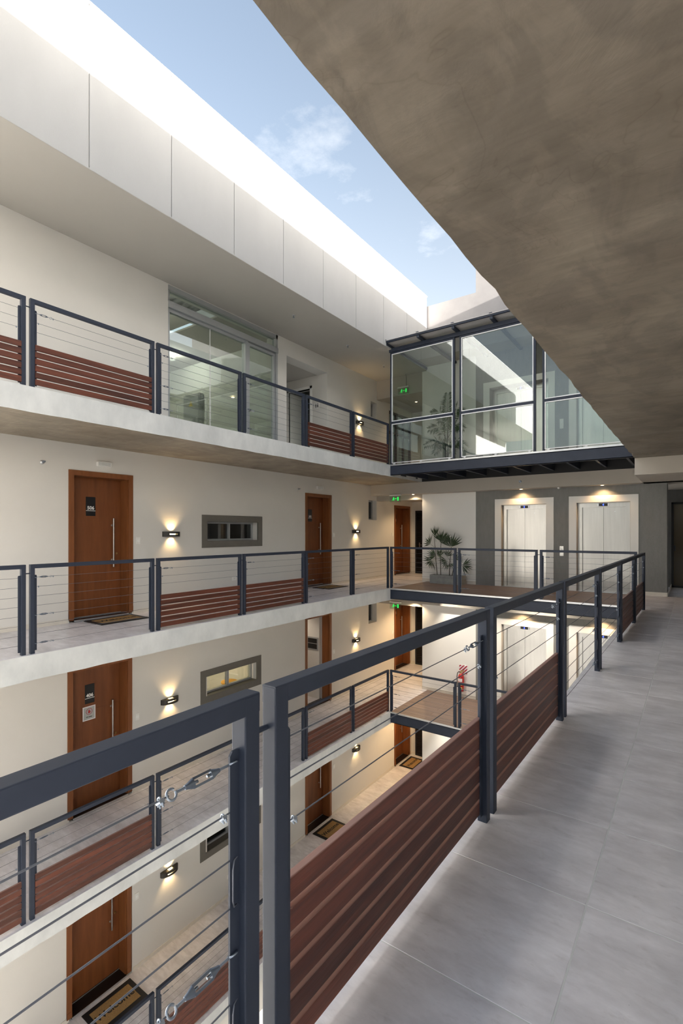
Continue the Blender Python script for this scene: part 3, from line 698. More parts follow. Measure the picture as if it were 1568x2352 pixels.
# ---------------------------------------------------------------- top gallery: glazed room, toilet recess
g = empty('window_%d' % (wn_[0] + 1), (XW, 5.84, FZ[6])); wn_[0] += 1; struct(g, 'tall grey aluminium shopfront glazing with a glass door on the top gallery')
Wd, Hd = 3.09, 3.04; tz = 2.60; dy = 2.03; b = MB()
b.box(-.12, .01, 0, Wd, Hd - .09, Hd); b.box(-.12, -.02, 0, .05, 0, Hd); b.box(-.12, .01, Wd - .06, Wd, 0, Hd); b.box(-.13, .03, 0, Wd, tz, tz + .12); b.box(-.12, .0, dy, dy + .09, 0, tz); b.box(-.12, -.02, 0, Wd, 0, .03)
b.box(-.11, -.03, .05, Wd - .06, tz + .12, tz + .16); b.box(-.11, -.03, .05, dy, tz - .06, tz)
b.build('frame', 'alugrey', g)
b = MB(); b.box(-.1, -.02, dy + .10, dy + .15, .03, tz - .02); b.box(-.1, -.02, Wd - .12, Wd - .07, .03, tz - .02); b.box(-.1, -.02, dy + .15, Wd - .12, tz - .08, tz - .02); b.box(-.1, -.02, dy + .15, Wd - .12, .03, .09); df = b.build('door_frame', 'alugrey', g)
b = MB(); b.box(-.02, .05, dy + .115, dy + .135, 1.0, 1.02); b.box(.03, .045, dy + .115, dy + .235, .995, 1.02); b.build('lever_handle', 'alu', df)
for (a, c, e, f_) in ((.05, dy, .03, tz - .06), (dy + .15, Wd - .12, .09, tz - .08), (.05, Wd - .06, tz + .16, Hd - .09)):
    b = MB(); b.box(-.068, -.06, a, c, e, f_); b.build('pane', 'roomglass', g)
b = MB(); b.box(-.062, -.056, 1.06, 1.075, .03, tz - .06); b.build('glass_joint', 'whitemetal', g)
# the room
z = FZ[6]; xa = XW - WT; b = MB()
b.box(xa - 4.2, xa, 4.6, 4.65, z, 6.9); b.box(xa - 4.2, xa, 9.12, 9.2, z, 6.9); b.box(xa - 4.25, xa - 4.2, 4.6, 9.2, z, 6.9); struct(b.build('wall_room', 'room'), 'white walls of the glazed room on the top gallery')
b = MB(); b.box(xa - 4.2, xa, 4.6, 9.2, z - .05, z); struct(b.build('floor_room', 'tile'), 'pale floor inside the glazed room')
b = MB(); b.box(xa - 4.2, xa, 7.4, 9.2, 6.32, 6.36); b.box(xa - 4.2, xa - .9, 4.6, 7.4, 6.42, 6.46); struct(b.build('ceiling_room', 'ceil'), 'part-finished ceiling inside the glazed room')
b = MB()
for i in range(12):
    y = 4.65 + i * .23; b.box(xa - .9, xa, y, y + .12, 6.60, 6.64); b.box(xa - .9, xa, y + .12, y + .23, 6.64, 6.68)
struct(b.build('ceiling_metal_deck', 'corr'), 'ribbed metal deck inside above the glazing')
for (px, py) in ((xa - 1.2, 6.2), (xa - 2.8, 8.2)):
    dl = empty('ceiling_downlight', (px, py, 6.31)); tag(dl, 'small lit downlight reflected inside the glazed room, ' + ('nearer the glass' if px > xa - 2 else 'deeper in'), 'downlight')
    b = MB(); b.lathe([(.001, 0), (.05, 0), (.06, .01)], n=16); b.build('lens', 'down', dl)
    ld = bpy.data.lights.new('downlight', 'POINT'); ld.energy = 10; ld.color = (1, .93, .82); ld.shadow_soft_size = .08
    lo = bpy.data.objects.new('downlight', ld); COL.objects.link(lo); lo.parent = dl; lo.location = (0, 0, -.12)
eb = empty('electrical_cabinet', (xa - 3.0, 9.115, z + 1.2)); tag(eb, 'grey electrical cabinet with a yellow warning triangle behind the glass door', 'cabinet')
b = MB(); b.rbox(-.35, .35, -.16, 0, 0, .95, .01, 2); b.build('body', 'alugrey', eb)
b = MB(); b.rbox(-.33, .33, -.175, -.16, .02, .93, .005, 2); cd = b.build('cabinet_door', 'alugrey', eb)
b = MB(); b.add([(-.09, -.177, .60), (.09, -.177, .60), (0, -.177, .76)], [(0, 1, 2)]); b.build('warning_triangle', 'yellow', cd)
# toilet recess: side wall faces -Y
b = MB(); xa2 = -10.4
b.box(xa2 - .1, xa2, 9.26, 10.94, z, 6.1); b.box(xa2, XW - WT, 9.16, 9.26, z, 6.1)
struct(b.build('wall_recess_top', 'cream'), 'inner walls of the toilet recess on the top gallery')
b = MB(); b.box(xa2, XW - WT + .01, 9.26, 10.94, 5.91, 6.0); struct(b.build('ceiling_recess', 'ceil'), 'lowered ceiling of the toilet recess')
struct(wall2d('wall_recess_side', 'Y', 10.94, 11.1, xa2, XW - WT + .001, z, 6.1, [(-9.75, -8.94, z, 5.58)], 'cream'), 'recess wall with the toilet door')
dn[0] += 1; d = empty('door_%d' % dn[0], (-9.345, 10.94, z)); struct(d, 'white-framed toilet door left ajar in the recess of the top gallery')
b = MB()
for (x0, x1, z0, z1) in ((-.475, -.405, 0, 2.39), (.405, .475, 0, 2.39), (-.475, .475, 2.32, 2.39)): b.box(x0, x1, -.02, .12, z0, z1)
b.build('casing', 'white', d)
b = MB(); b.rbox(-.40, -.36, .03, .78, .01, 2.31, .004, 2); lf = b.build('leaf', 'room', d)
b = MB(); b.box(-.37, -.33, .66, .70, .95, 1.12); b.tube((-.36, .68, 1.04), (-.31, .68, 1.04), .009, n=8); b.build('handle', 'black', lf)
b = MB(); b.box(-1.2, 1.0, 1.1, 1.14, 0, 2.6); b.box(-1.2, -1.16, .16, 1.1, 0, 2.6); b.box(.96, 1.0, .16, 1.1, 0, 2.6); b.box(-1.2, 1.0, .16, 1.14, 2.6, 2.64); b.build('dark_room_lining', 'roomdark', d)
sg = empty('toilet_sign', (-8.69, 10.94, 5.05)); tag(sg, 'small white toilet sign with a man and a woman', 'sign')
b = MB(); b.rbox(-.085, .085, -.012, 0, -.085, .085, .004, 1); b.build('plate', 'plastic', sg)
for s_ in (-1, 1):
    b = MB(); b.lathe([(.0001, -.013), (.014, -.013), (.014, -.0118)], (s_ * .033, 0, .048), 12, 1)
    if s_ < 0: b.box(-.033 - .017, -.033 + .017, -.0135, -.0118, -.02, .028); b.box(-.033 - .011, -.033 + .011, -.0135, -.0118, -.062, -.02)
    else:
        b.add([(.033 - .01, -.0135, .028), (.033 + .01, -.0135, .028), (.033 + .024, -.0135, -.03), (.033 - .024, -.0135, -.03)], [(0, 1, 2, 3)]); b.box(.033 - .009, .033 + .009, -.0135, -.0118, -.062, -.03)
    b.build('pictogram', 'black', sg)
# bronze glass door of the top recess
dn[0] += 1; d = empty('door_%d' % dn[0], (XW, 14.35, z)); struct(d, 'bronze-framed glass doors in the recess behind the glass bridge')
b = MB()
for y in (0, .52, 1.05, 1.53): b.box(-.1, -.03, y, y + .07, 0, 2.30)
for zz in (0, 1.55, 2.23): b.box(-.1, -.03, 0, 1.6, zz, zz + .07)
b.build('frame', 'bronze', d)
for a in (.07, .59, 1.12):
    b = MB(); b.box(-.068, -.062, a, a + .44, .07, 2.23); b.build('pane', 'roomglass', d)
b = MB(); b.tube((0, .60, .6), (0, .60, 1.5), .012, n=10); b.tube((-.03, .60, .75), (0, .60, .75), .008, n=8); b.tube((-.03, .60, 1.35), (0, .60, 1.35), .008, n=8); b.build('handle', 'inox', d)
b = MB(); b.box(-1.6, -1.55, -.3, 1.9, 0, 2.5); b.box(-1.6, -WT, -.34, -.3, 0, 2.5); b.box(-1.6, -WT, 1.64, 1.68, 0, 2.5); b.box(-1.6, -WT, -.3, 1.68, 2.5, 2.54); b.build('room_lining', 'room', d)

# ---------------------------------------------------------------- lifts
def lift(x0, x1, X0, X1, z, shown, label, deep=.2):
    e = empty('elevator', ((x0 + x1) / 2, YB, z)); tag(e, label, 'elevator', 'lift entrances')
    w = (x1 - x0) / 2; a = X0 - (x0 + x1) / 2; c = X1 - (x0 + x1) / 2; T = 2.225
    b = MB(); b.box(a, -w, -.02, .02, 0, 2.385); b.box(w, c, -.02, .02, 0, 2.385); b.box(-w, w, -.02, .02, T, 2.385); b.build('surround', 'white', e)
    b = MB(); b.box(-w, -w + .012, -.02, deep, 0, T); b.box(w - .012, w, -.02, deep, 0, T); b.box(-w, w, -.02, deep, T - .006, T); b.build('reveal', 'cream', e)
    y = deep - .09
    b = MB(); b.box(-w + .012, -w + .12, y, y + .07, 0, T); b.box(w - .12, w - .012, y, y + .07, 0, T); b.box(-w + .12, w - .12, y, y + .07, 2.10, T - .006); b.build('steel_frame', 'inox', e)
    for (p, q) in ((-w + .12, -.0025), (.0025, w - .12)):
        b = MB(); b.box(p, q, y + .045, y + .065, .005, 2.10); b.build('door_panel', 'inox', e)
    b = MB(); b.box(-w, w, y + .066, y + .1, 0, T); b.build('shaft_backing', 'dark', e)
    b = MB(); b.tube((w * .42, y + .043, 1.99), (w * .42, y + .046, 1.99), .012, n=12); b.build('key_hole', 'alu', e)
    b = MB(); b.rbox(-.13, .13, y - .012, y, 2.125, 2.195, .004, 1); dp = b.build('display', 'black', e)
    for s_ in (-1, 1):
        b = MB(); b.box(s_ * .13 - s_ * .032, s_ * .13, y - .0135, y - .011, 2.128, 2.192); b.build('bezel_end', 'alu', dp)
    text(shown, .062, 'blue', dp, (0, y - .0135, 2.158), (R(90), 0, 0), .0018, 'digit')
    b = MB(); b.box(-w + .012, w - .012, -.02, y + .05, -.004, .006); b.build('sill', 'alu', e)
    return e
lift(*EL[0], 0, '5', 'stainless lift door behind the bridge with display showing 5')
lift(*EL[1], 0, '4', 'stainless lift door nearest the dark corridor end')
lift(*EL[0], FZ[4], '3', 'stainless lift door one storey below, seen between the nearest slats and post')
lift(*EL[1], FZ[4], '4', 'stainless lift door one storey below, partly hidden by the walkway edge')
lift(*EL[0], FZ[3], '3', 'stainless lift door two storeys below, left of the pair')
lift(-4.66, -3.10, -4.83, -2.95, FZ[6], '6', 'stainless lift door seen through the middle glass bay of the bridge', .34)
lift(*EL[1], FZ[6], '6', 'stainless lift door seen through the last glass bay of the bridge', .2)
for (L, t) in ((6, 'behind the glass bridge'), (5, 'between the two lift doors'), (4, 'one storey below the bridge')):
    o = empty('call_button', (-2.788, YB, FZ[L] + .998)); tag(o, 'steel lift call button plate ' + t, 'button plate')
    b = MB(); b.rbox(-.045, .045, -.012, 0, -.125, .125, .003, 1); b.build('plate', 'inox' if L < 6 else 'plastic', o)
    b = MB()
    b.tube((0, -.012, .04), (0, -.018, .04), .018, n=14); b.build('button', 'text', o)

# ---------------------------------------------------------------- wall lamps (each with its own light)
def sconce_meshes():
    A, Dp, Hh = .19, .115, .048
    def fx(x): return Dp * math.sqrt(max(0, 1 - (x / A) ** 2)) * .93 + .008 * (abs(x) < A)
    n = 24; xs = [-A * math.cos(math.pi * i / n) for i in range(n + 1)]
    b = MB()
    for i in range(n):
        x0, x1 = xs[i], xs[i + 1]; xm = (x0 + x1) / 2; f0, f1 = fx(x0), fx(x1)
        slot = abs(xm) < .085
        for (z0, z1) in ((-Hh, -.010), (-.010, .010), (.010, Hh)):
            if slot and z0 == -.010: continue
            b.quad((f0, x0, z0), (f1, x1, z0), (f1, x1, z1), (f0, x0, z1))
            b.quad((max(0, f0 - .004), x0 * .98, z0), (max(0, f1 - .004), x1 * .98, z0), (max(0, f1 - .004), x1 * .98, z1), (max(0, f0 - .004), x0 * .98, z1))
        hole = abs(xm) < .05
        for zz in (-Hh, Hh):
            segs = [((0, 0), (.022, .022)), ((.078, .078), (f0, f1))] if hole else [((0, 0), (f0, f1))]
            for (p, q) in segs: b.quad((p[0], x0, zz), (p[1], x1, zz), (q[1], x1, zz), (q[0], x0, zz))
    body = b.mesh('lamp_body'); body.materials.append(M['lampbody'])
    b = MB(); b.box(.03, .07, -.055, .055, -.014, .014); bulb = b.mesh('bulb'); bulb.materials.append(M['warm'])
    return body, bulb
M['lampbody'] = mat('lamp_anthracite', (.028, .026, .022), .55, var=.1, vscale=30)
LB, BULB = sconce_meshes()
def sconce(y, z, label):
    o = empty('wall_lamp', (XW, y, z)); tag(o, label, 'wall lamp', 'up-and-down wall lamps')
    link('body', LB, None, o); link('bulb', BULB, None, o)
    for s_ in (1, -1):
        ld = bpy.data.lights.new('lamp_beam', 'SPOT'); ld.energy = 5.0; ld.color = (1, .66, .30); ld.spot_size = R(105); ld.spot_blend = .85; ld.shadow_soft_size = .012
        lo = bpy.data.objects.new('lamp_beam', ld); COL.objects.link(lo); lo.parent = o; lo.location = (.05, 0, s_ * .022); lo.rotation_euler = (R(180) if s_ > 0 else 0, 0, 0)
sconce(5.90, 1.448, 'lit wall lamp left of the wide dark window at eye level')
sconce(12.35, 1.498, 'lit wall lamp on the eye-level gallery nearest the bridge')
sconce(5.865, FZ[4] + 1.475, 'lit wall lamp left of the yellow-lit window')
sconce(12.35, FZ[4] + 1.49, 'lit wall lamp right of the open brown door')
sconce(5.855, FZ[3] + 1.43, 'lit wall lamp at lower left under the slab edge')
sconce(12.35, FZ[3] + 1.48, 'lit wall lamp on the lowest gallery above the slats')
sconce(12.54, 4.80, 'lit wall lamp on the top gallery behind the slatted railing')

# downlights in the lobby and recess ceilings
def downlight(x, y, z, label, e, warm=(1, .74, .46), ang=95):
    o = empty('ceiling_downlight', (x, y, z)); tag(o, label, 'downlight', 'recessed downlights')
    b = MB(); b.lathe([(.034, -.002), (.048, -.003), (.05, .0)], n=18); b.build('trim_ring', 'plastic', o)
    b = MB(); b.lathe([(.0001, -.0015), (.034, -.002)], n=18); b.build('lens', 'down', o)
    ld = bpy.data.lights.new('downlight', 'SPOT'); ld.energy = e; ld.color = warm; ld.spot_size = R(ang); ld.spot_blend = .6; ld.shadow_soft_size = .03
    lo = bpy.data.objects.new('downlight', ld); COL.objects.link(lo); lo.parent = o; lo.location = (0, 0, -.012)
for L in (5, 4, 3):
    q = {5: 'at eye level', 4: 'one storey below the bridge', 3: 'two storeys below the bridge'}[L]
    for x, nm in ((-3.757, 'first'), (-1.835, 'second')): downlight(x, 13.40, FZ[L] + 2.618, 'warm downlight above the %s lift %s' % (nm, q), 9, (1, .62, .30), ang=140)
    downlight(-7.35, 14.75, FZ[L] + 2.558, 'warm downlight in the corridor recess ' + q, 42 if L < 5 else 20, (1, .66, .34), ang=140)
    downlight(-6.95, 13.42, FZ[L] + 2.618, 'warm downlight over the white wall corner ' + q, 14 if L < 5 else 5, ang=150)
for L in (4, 3):  # unseen fill lamps, added to brighten the two lower lift lobbies
    for x, nm in ((-5.7, 'left'), (-3.2, 'right')): downlight(x, 12.45, FZ[L + 1] - .062, 'added fill light under the bridge deck, %s one, %s' % (nm, {4: 'above the fire extinguisher level', 3: 'on the lowest level'}[L]), 55, (1, .90, .76), ang=150)
downlight(-9.6, 10.3, FZ[4] + 2.698, 'added unseen lamp in the hall behind the open door', 16, (1, .86, .68), ang=150)  # lamp added out of view to brighten the hall
downlight(-7.5, 14.7, FZ[6] + 2.518, 'lit downlight in the recess behind the glass bridge', 10, ang=120)

# ---------------------------------------------------------------- small wall fittings
def on_wall(name, y, z, label, cat, group=None):
    o = empty(name, (XW, y, z)); tag(o, label, cat, group); return o
for (y, z, t) in ((5.204, 1.329, 'beside the nearest door at eye level'), (11.245, 1.40, 'beside the second door at eye level'), (14.58, 1.40, 'in the recess by the fan palm'), (5.185, FZ[4] + 1.36, 'beside the door with the red hand notice'), (11.245, FZ[4] + 1.36, 'beside the open brown door'), (14.58, FZ[4] + 1.36, 'by the recess door one storey below'), (5.175, FZ[3] + 1.33, 'beside the lower left door'), (11.245, FZ[3] + 1.36, 'by the middle door of the lowest gallery'), (14.58, FZ[3] + 1.36, 'by the last door of the lowest gallery')):
    o = on_wall('light_switch', y, z, 'white light switch plate ' + t, 'switch', 'light switches')
    b = MB(); b.rbox(0, .009, -.04, .04, -.062, .062, .003, 0); b.build('plate', 'plastic', o)
    b = MB(); b.rbox(.009, .013, -.026, .026, -.022, .022, .002, 0); b.build('rocker', 'text', o)
for (y, z, t) in ((7.528, .453, 'below the wide dark window'), (7.38, FZ[3] + .45, 'near the floor beside the nearest post')):
    o = on_wall('power_socket', y, z, 'white power socket ' + t, 'socket')
    b = MB(); b.rbox(0, .009, -.062, .062, -.04, .04, .003, 0); b.build('plate', 'plastic', o)
    b = MB(); b.box(.009, .0105, -.012, -.006, -.012, .012); b.box(.009, .0105, .006, .012, -.012, .012); b.build('slots', 'signgrey', o)
for (y, z, t) in ((4.552, 2.657, 'above the nearest eye-level door'), (10.581, 2.689, 'above the farther eye-level door')):
    o = on_wall('emergency_light', y, z, 'small white emergency light with LED grid ' + t, 'emergency light', 'emergency lights')
    b = MB(); b.rbox(0, .05, -.125, .125, -.042, .042, .018, 0); b.build('housing', 'plastic', o)
    b = MB(); b.box(.05, .052, -.105, .105, -.03, .03); ln = b.build('led_board', 'signgrey', o)
    b = MB()
    for i in range(8):
        for j in range(3): b.box(.052, .056, -.098 + .026 * i, -.082 + .026 * i, -.026 + .0195 * j, -.013 + .0195 * j)
    q = b.build('led_grid', 'text', o); q['kind'] = 'stuff'
for (y, z, t) in ((3.565, 2.588, 'left of the nearest eye-level door'), (9.697, 2.589, 'left of the farther eye-level door')):
    o = on_wall('sprinkler', y, z, 'small sidewall sprinkler high on the wall ' + t, 'sprinkler', 'sidewall sprinklers')
    b = MB(); b.lathe([(.0001, .012), (.03, .008), (.034, 0)], n=16, axis=0); b.build('rosette', 'alu', o)
    b = MB(); b.tube((.01, 0, 0), (.06, 0, 0), .009, n=10); b.box(.058, .064, -.024, .024, -.004, .02); b.tube((.02, -.012, 0), (.06, -.006, 0), .003, n=6); b.tube((.02, .012, 0), (.06, .006, 0), .003, n=6); b.build('head', 'zinc', o)
def pendant(x, y, z, label):
    o = empty('sprinkler', (x, y, z)); tag(o, label, 'sprinkler', 'pendant sprinklers')
    b = MB(); b.lathe([(.0001, -.012), (.034, -.010), (.042, 0)], n=16); b.build('rosette', 'alu', o)
    b = MB(); b.tube((0, 0, -.01), (0, 0, -.05), .009, n=10); b.lathe([(.0001, -.058), (.022, -.058), (.022, -.054), (.0001, -.054)], n=12); b.build('head', 'zinc', o)
pendant(-7.28, 8.33, 6.32, 'pendant sprinkler on the top soffit above the glazed room'); pendant(-7.32, 10.49, 6.32, 'pendant sprinkler on the top soffit above the toilet recess'); pendant(-7.36, 12.38, 6.32, 'pendant sprinkler on the top soffit nearest the glass bridge')
o = empty('smoke_detector', (-2.82, 13.39, 2.62)); tag(o, 'white smoke detector on the beam between the lift doors', 'smoke detector')
b = MB(); b.lathe([(.0001, -.045), (.03, -.043), (.045, -.02), (.05, 0)], n=18); b.build('body', 'plastic', o); b = MB(); b.lathe([(.046, -.014), (.049, -.010), (.049, -.006)], n=18); b.build('vent_ring', 'signgrey', o)
o = empty('sprinkler', (-3.72, 13.2, 2.80)); tag(o, 'chrome sidewall sprinkler on the beam under the glass bridge', 'sprinkler')
b = MB(); b.lathe([(.0001, -.014), (.028, -.010), (.036, 0)], n=16, axis=1); b.build('rosette', 'zinc', o); b = MB(); b.tube((0, -.01, 0), (0, -.06, 0), .01, n=10); b.box(-.024, .024, -.064, -.058, -.004, .022); b.build('head', 'zinc', o)

# exit signs
def exit_sign(x, y, z, label, hang):
    o = empty('exit_sign', (x, y, z)); tag(o, label, 'exit sign', 'green exit signs')
    b = MB(); b.box(-.19, .19, -.03, .03, .085, .12); b.build('housing', 'plastic', o)
    b = MB(); b.box(-.19, .19, -.004, .004, -.10, .085); b.build('acrylic_panel', 'acrylic', o)
    b = MB(); b.box(.07, .115, -.006, -.0045, -.06, .05); b.box(-.03, .045, -.006, -.0045, -.012, .006); b.build('door_and_arrow', 'green', o)
    b = MB(); b.lathe([(.0001, -.0062), (.013, -.0062), (.013, -.0045)], (-.055, 0, .045), 10, 1)
    b.add([(-.085, -.006, .02), (-.04, -.006, .035), (-.05, -.006, -.015), (-.085, -.006, -.02)], [(0, 1, 2, 3)]); b.add([(-.085, -.006, -.02), (-.065, -.006, -.015), (-.105, -.006, -.062), (-.12, -.006, -.055)], [(0, 1, 2, 3)]); b.add([(-.065, -.006, -.015), (-.05, -.006, -.015), (-.035, -.006, -.065), (-.05, -.006, -.065)], [(0, 1, 2, 3)]); b.build('running_figure', 'green', o)
    if hang: b = MB(); b.path([(.1, 0, .12), (.10, .0, .35), (.085, .0, .5), (.095, .0, .62)], .006, 6); b.build('cord', 'black', o)
exit_sign(-7.424, 13.17, 2.495, 'green exit sign over the recess by the potted palm', False)
exit_sign(-7.424, 13.17, FZ[4] + 2.50, 'green exit sign one storey below, nearly hidden by the deck edge', False)
exit_sign(-7.30, 13.45, FZ[6] + 2.57, 'hanging green exit sign behind the first glass bay', True)

# ---------------------------------------------------------------- doormats
def doormat(x, y, z, rz, label):
    o = empty('doormat', (x, y, z), rz); tag(o, label, 'doormat', 'Welcome doormats')
    b = MB(); b.rbox(-.28, .28, -.43, .43, 0, .012, .005, 1); b.build('border', 'rubber', o)
    b = MB(); b.box(-.195, .195, -.345, .345, .012, .015); b.build('coir_field', 'coir', o)
    text('Welcome', .165, 'ink', o, (0, 0, .0155), (0, 0, R(90)), .004, 'lettering', .0008)
doormat(-7.97, 4.60, 0, 0, 'Welcome doormat in front of the nearest eye-level door'); doormat(-7.97, 10.62, 0, 0, 'Welcome doormat in front of the farther eye-level door')
doormat(-7.965, 4.56, FZ[3], 0, 'Welcome doormat at the bottom left edge of the picture')
doormat(-7.97, 10.62, FZ[3], 0, 'Welcome doormat before the middle door of the lowest gallery'); doormat(-7.97, 15.32, FZ[3], 0, 'Welcome doormat in the farthest recess of the lowest gallery')

# ---------------------------------------------------------------- glass bridge
GY = 11.45
for i, (xa, xc) in enumerate(((-6.60, -4.79), (-4.665, -2.885), (-2.745, -.99))):
    o = empty('glazed_screen', (xa, GY, FZ[6])); tag(o, 'full-height glazed screen of the bridge, ' + ['first bay, in front of the exit sign', 'middle bay with orange reflection', 'last bay, cut off by the soffit'][i], 'glass screen', 'glass bridge bays')
    w = xc - xa; T = 2.99; t = .05; z1, z2 = 1.085, 1.15
    for n_, x in (('post', 0), ('post', w - t)):
        b = MB(); b.rbox(x, x + t, -.025, .025, -.03, T, .004, 2); b.build(n_, 'steel', o)
    b = MB(); b.rbox(t, w - t, -.025, .025, z1, z2, .004, 0); b.build('transom', 'steel', o)
    b = MB(); b.rbox(t, w - t, -.025, .025, T - .05, T, .004, 0); b.build('head_rail', 'steel', o)
    for (za, zb) in ((.045, z1), (z2, T - .05)):
        b = MB(); q = .020
        b.box(t, w - t, -.03, .0, za, za + q); b.box(t, w - t, -.03, .0, zb - q, zb); b.box(t, t + q, -.03, 0, za + q, zb - q); b.box(w - t - q, w - t, -.03, 0, za + q, zb - q)
        bd = b.build('glazing_bead', 'whitemetal', o)
        b = MB(); b.box(t + .005, w - t - .005, -.012, -.004, za + .005, zb - .005); b.build('pane', 'glass', o)
    for k in range(3 if i == 0 else 3):
        x = .10 + (w - .26) * k / 2; b = MB(); b.box(x, x + .055, -.03, -.005, -.03, .045); b.build('foot', 'whitemetal', o)
cn_ = empty('bridge_canopy', (-6.62, 11.12, 6.25)); tag(cn_, 'dark steel canopy with translucent sheets over the glass bridge', 'canopy')
b = MB(); b.rbox(0, 5.63, .28, .38, 0, .10, .005, 0); b.build('head_beam', 'steel', cn_)
b = MB(); b.rbox(0, 5.63, 0, .05, .16, .20, .005, 0); b.build('gutter_rail', 'steel', cn_)
for k in range(7):
    x = .02 + .925 * k; b = MB(); b.rbox(x, x + .07, .02, 2.40, .10, .165, .004, 1); b.build('rafter', 'steel', cn_)
for k in range(6):
    x = .02 + .925 * k; b = MB(); b.box(x + .036, x + .925 + .034, -.02, 2.40, .202, .214); b.build('roof_sheet', 'poly', cn_)
    b = MB(); b.rbox(x, x + .07, -.025, 2.40, .214, .232, .004, 1); b.build('cover_strip', 'steel', cn_)
o = empty('ceiling_downlight', (-3.0, 12.4, 6.41)); tag(o, 'bright downlight reflected in the middle glass bay', 'downlight'); b = MB(); b.lathe([(.0001, -.004), (.05, -.004), (.06, 0)], n=16); b.build('lens', 'down', o)

# ---------------------------------------------------------------- far right dark glass door
dn[0] += 1; d = empty('door_%d' % dn[0], (-.53, Y1, 0)); struct(d, 'dark framed glass door at the far right end of the walkway')
b = MB(); b.box(0, .05, -.06, 0, 0, 2.28); b.box(1.0, 1.05, -.06, 0, 0, 2.28); b.box(0, 1.05, -.06, 0, 2.23, 2.28); b.box(0, 1.05, -.06, 0, 0, .05); b.build('frame', 'black', d)
b = MB(); b.box(.05, 1.0, -.035, -.028, .05, 2.23)
M['amber'] = mat('amber_backed_glass', (.085, .055, .018), .12)
b.build('pane', 'amber', d)
b = MB(); b.box(.06, .09, -.075, -.06, .98, 1.12); b.build('lock', 'black', d)

# ---------------------------------------------------------------- fire extinguisher
fx_, fy_, fz_ = -5.45, YB, FZ[4]
o = empty('fire_extinguisher', (fx_, fy_ - .10, fz_ + .20)); tag(o, 'red fire extinguisher with labels hung on the white wall below', 'extinguisher')
b = MB(); b.lathe([(.0001, 0), (.075, .0), (.085, .02), (.085, .40), (.07, .455), (.035, .485), (.028, .50), (.0001, .50)], n=24); b.build('cylinder', 'red', o)
b = MB(); b.lathe([(.022, .50), (.022, .55), (.012, .56), (.0001, .56)], n=14); b.box(-.012, .10, -.012, .012, .555, .572); b.box(-.012, .11, -.010, .010, .585, .597); b.build('valve', 'brass', o)
b = MB(); b.path([(-.02, 0, .535), (-.06, -.01, .55), (-.10, -.02, .50), (-.115, -.02, .40), (-.11, -.02, .25), (-.10, -.02, .10)], .011, 8); b.build('hose', 'rubber', o)
for (z0, z1, m_) in ((.28, .37, 'paperwhite'), (.18, .26, 'yellow'), (.06, .13, 'yellow')):
    b = MB(); n = 10
    for i in range(n):
        a0, a1 = R(195 + 12 * i), R(195 + 12 * (i + 1)); r = .0862
        b.quad((r * math.cos(a0), r * math.sin(a0), z0), (r * math.cos(a1), r * math.sin(a1), z0), (r * math.cos(a1), r * math.sin(a1), z1), (r * math.cos(a0), r * math.sin(a0), z1))
    b.build('label', m_, o)
b = MB(); b.add([(-.02, -.086, .0), (.012, -.086, .0), (.006, -.09, -.16), (-.035, -.09, -.16)], [(0, 1, 2, 3)]); b.add([(-.02, -.084, .0), (.012, -.084, .0), (.006, -.088, -.16), (-.035, -.088, -.16)], [(3, 2, 1, 0)]); b.build('ribbon_tag', 'red', o)
b = MB(); b.box(-.03, .03, .08, .10, .1, .45); b.build('bracket', 'alu', o)
o = empty('extinguisher_sign', (-5.416, YB, FZ[4] + .80)); tag(o, 'square sign with diagonal crimson and white stripes above the extinguisher', 'sign')
b = MB(); b.rbox(-.12, .12, -.015, 0, -.12, .12, .003, 1); b.build('plate', 'paperwhite', o)
for k in range(-2, 3):
    c = k * .096; pts = []
    lo_, hi_ = c - .024, c + .024
    poly = [(-.12, -.12), (.12, -.12), (.12, .12), (-.12, .12)]
    def clip(poly, a, bb, keep):
        out = []
        for i in range(len(poly)):
            p, q = poly[i], poly[(i + 1) % len(poly)]; fp, fq = (p[1] - p[0] - a) * keep, (q[1] - q[0] - a) * keep
            if fp >= 0: out.append(p)
            if fp * fq < 0: t = fp / (fp - fq); out.append((p[0] + (q[0] - p[0]) * t, p[1] + (q[1] - p[1]) * t))
        return out
    poly = clip(poly, lo_, 0, 1); poly = clip(poly, hi_, 0, -1) if poly else []
    if len(poly) > 2: b = MB(); b.add([(p[0], -.0158, p[1]) for p in poly], [tuple(range(len(poly)))]); b.build('stripe', 'crimson', o)
o = empty('waste_bin', (-6.80, 14.0, FZ[4])); tag(o, 'small black bin at the white wall corner one storey below', 'bin')
b = MB(); b.lathe([(.0001, 0), (.11, 0), (.13, .22), (.12, .30), (.06, .36), (.0001, .37)], n=18); b.build('body', 'rubber', o)
b = MB(); b.lathe([(.122, .295), (.127, .30), (.122, .307)], n=18); b.build('rim', 'steel', o)

